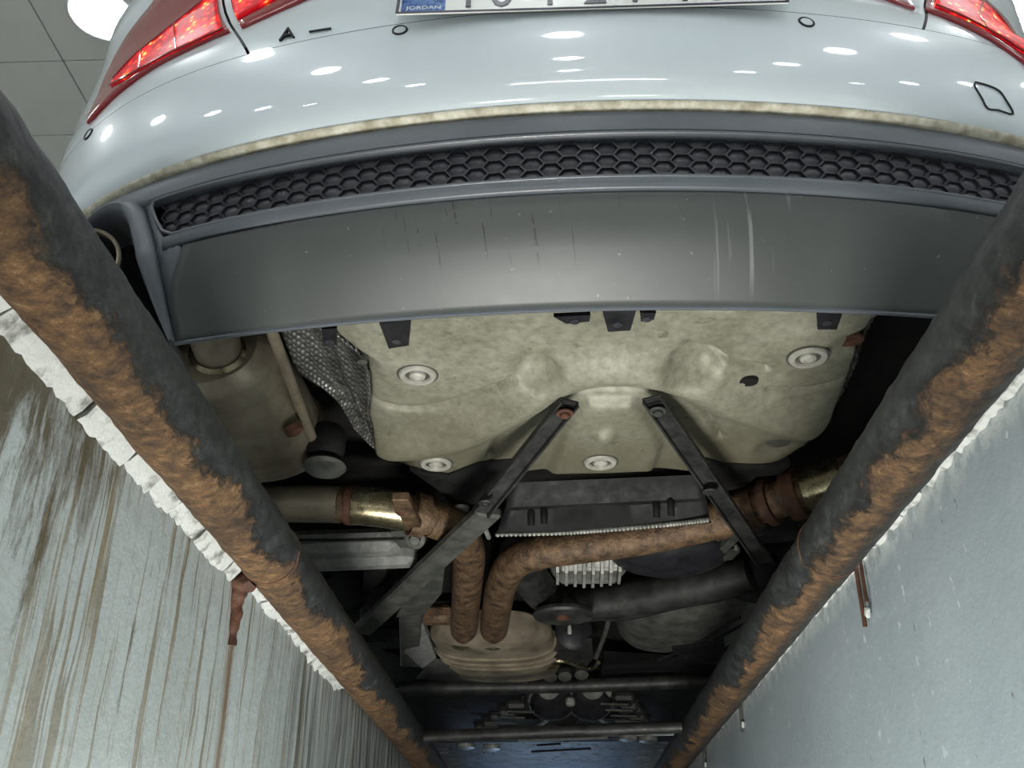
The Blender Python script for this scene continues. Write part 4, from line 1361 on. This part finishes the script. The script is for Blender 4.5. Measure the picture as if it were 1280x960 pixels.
# twin front catalyst pots
for c_, f_ in (((0.0079, 3.4869, 0.2100), (-0.0021, 3.2429, 0.2000)), ((0.1376, 3.4916, 0.2100), (0.1370, 3.2479, 0.2000))):
    c = Vector(c_)
    pot = MB().lathe([(.060, .07), (.072, .05), (.075, .0), (.066, -.014), (.045, -.022), (.0005, -.024)], c, (0, .85, 1), 34).build('catalyst_pot', 'plastic_black', car, smooth=40)
    MB().lathe([(.074, .012), (.081, .004), (.074, -.006)], c, (0, .85, 1), 40, cap=False).build('pot_ring', 'alu', pot)
    MB().lathe([(.032, .02), (.034, -.004), (.026, -.014), (.0005, -.016)], Vector(f_), (0, .6, 1), 22).build('pot_flange', 'alu', pot)
MB().lathe([(.042, .03), (.046, .0), (.04, -.012), (.0005, -.014)], Vector((0.0569, 3.7827, 0.2100)), (0, .8, 1), 22).build('lambda_boss', 'undertray', car)
MB().box(Vector((0.0673, 3.3458, 0.1850)), (.03, .02, .03), None, .3).build('pot_spring', 'alu', car)
for a, b in (((-0.0596, 3.9525, 0.2000), (0.0130, 3.6205, 0.1950)), ((0.2315, 3.9116, 0.2000), (0.1553, 3.6257, 0.1950))):
    MB().tube([a, b], .008, 8, 3).build('pot_strut', 'alu', car)
MB().prism([(0.1633, 3.2129, 0.2000), (0.2021, 3.1907, 0.2000), (0.1941, 3.3372, 0.1950)], (0, 0, .01)).build('pot_tab', 'nut', car, smooth=0)
# stepped heat shields either side of the pots
for a, b, n in ((Vector((-0.0847, 3.4047, 0.2000)), Vector((-0.2512, 3.9110, 0.2000)), 5), (Vector((0.2072, 3.2873, 0.2000)), Vector((0.3129, 3.7989, 0.2000)), 5)):
    hs = None
    for k in range(n):
        p = a.lerp(b, (k + .5) / n)
        o = MB().box(p + Vector((.02 if a.x > .1 else -.01, 0, .0)), (.070, (b - a).length / n * .62, .05 + .015 * (k % 2)), Matrix.Rotation(-.25, 3, 'X'), .2)
        if hs is None:
            hs = o.build('stepped_shield', 'steel_black', car, smooth=0)
        else:
            o.build('shield_step', 'steel_black', hs, smooth=0)
    for k in range(n):
        p = a.lerp(b, (k + .2) / n)
        MB().beam(p + Vector((-.05, 0, -.03)), p + Vector((.04, 0, -.033)), .008, .006).build('step_edge', 'steel_olive', hs, smooth=0)

# ---- engine tray at the front, lit blue from the added far lamp
tr_rows = []
for i, (py, z) in enumerate(((918, .20), (924, .192), (930, .188), (938, .184), (948, .180), (960, .176))):
    tr_rows.append(None)
ty0 = (0.0378, 4.0746, 0.1900)[1]
tr = MB()
tr.box((XC, (ty0 + 5.3) / 2, .185), (1.1, 5.3 - ty0, .02), None, .3)
tr = tr.build('engine_tray', 'tray_blue', car, smooth=0)
for a, b, w in (((-0.1226, 4.0296, 0.1720), (0.2180, 3.9684, 0.1720), .016), ((-0.0757, 4.3099, 0.1720), (0.1602, 4.2353, 0.1720), .02), ((-0.0505, 4.1474, 0.1720), (0.0376, 4.1116, 0.1720), .02)):
    MB().beam(a, b, w, .008).build('tray_rib', 'plastic_black' if w > .018 else 'steel_grey', tr, smooth=0)
for q in ((-0.2317, 4.1673, 0.1700), (-0.3301, 4.1241, 0.1700), (0.2926, 3.9586, 0.1700), (0.3709, 3.9978, 0.1700)):
    MB().lathe([(.035, .01), (.034, -.008), (.018, -.014), (.0005, -.014)], Vector(q), (0, 0, 1), 18).build('tray_clip', 'alu', tr)
MB().prism([(XC - .8, 2.2, .30), (XC + .8, 2.2, .30), (XC + .8, ty0, .26), (XC - .8, ty0, .26)], (0, 0, .03)).build('tunnel_floor', 'underseal', car, smooth=0)
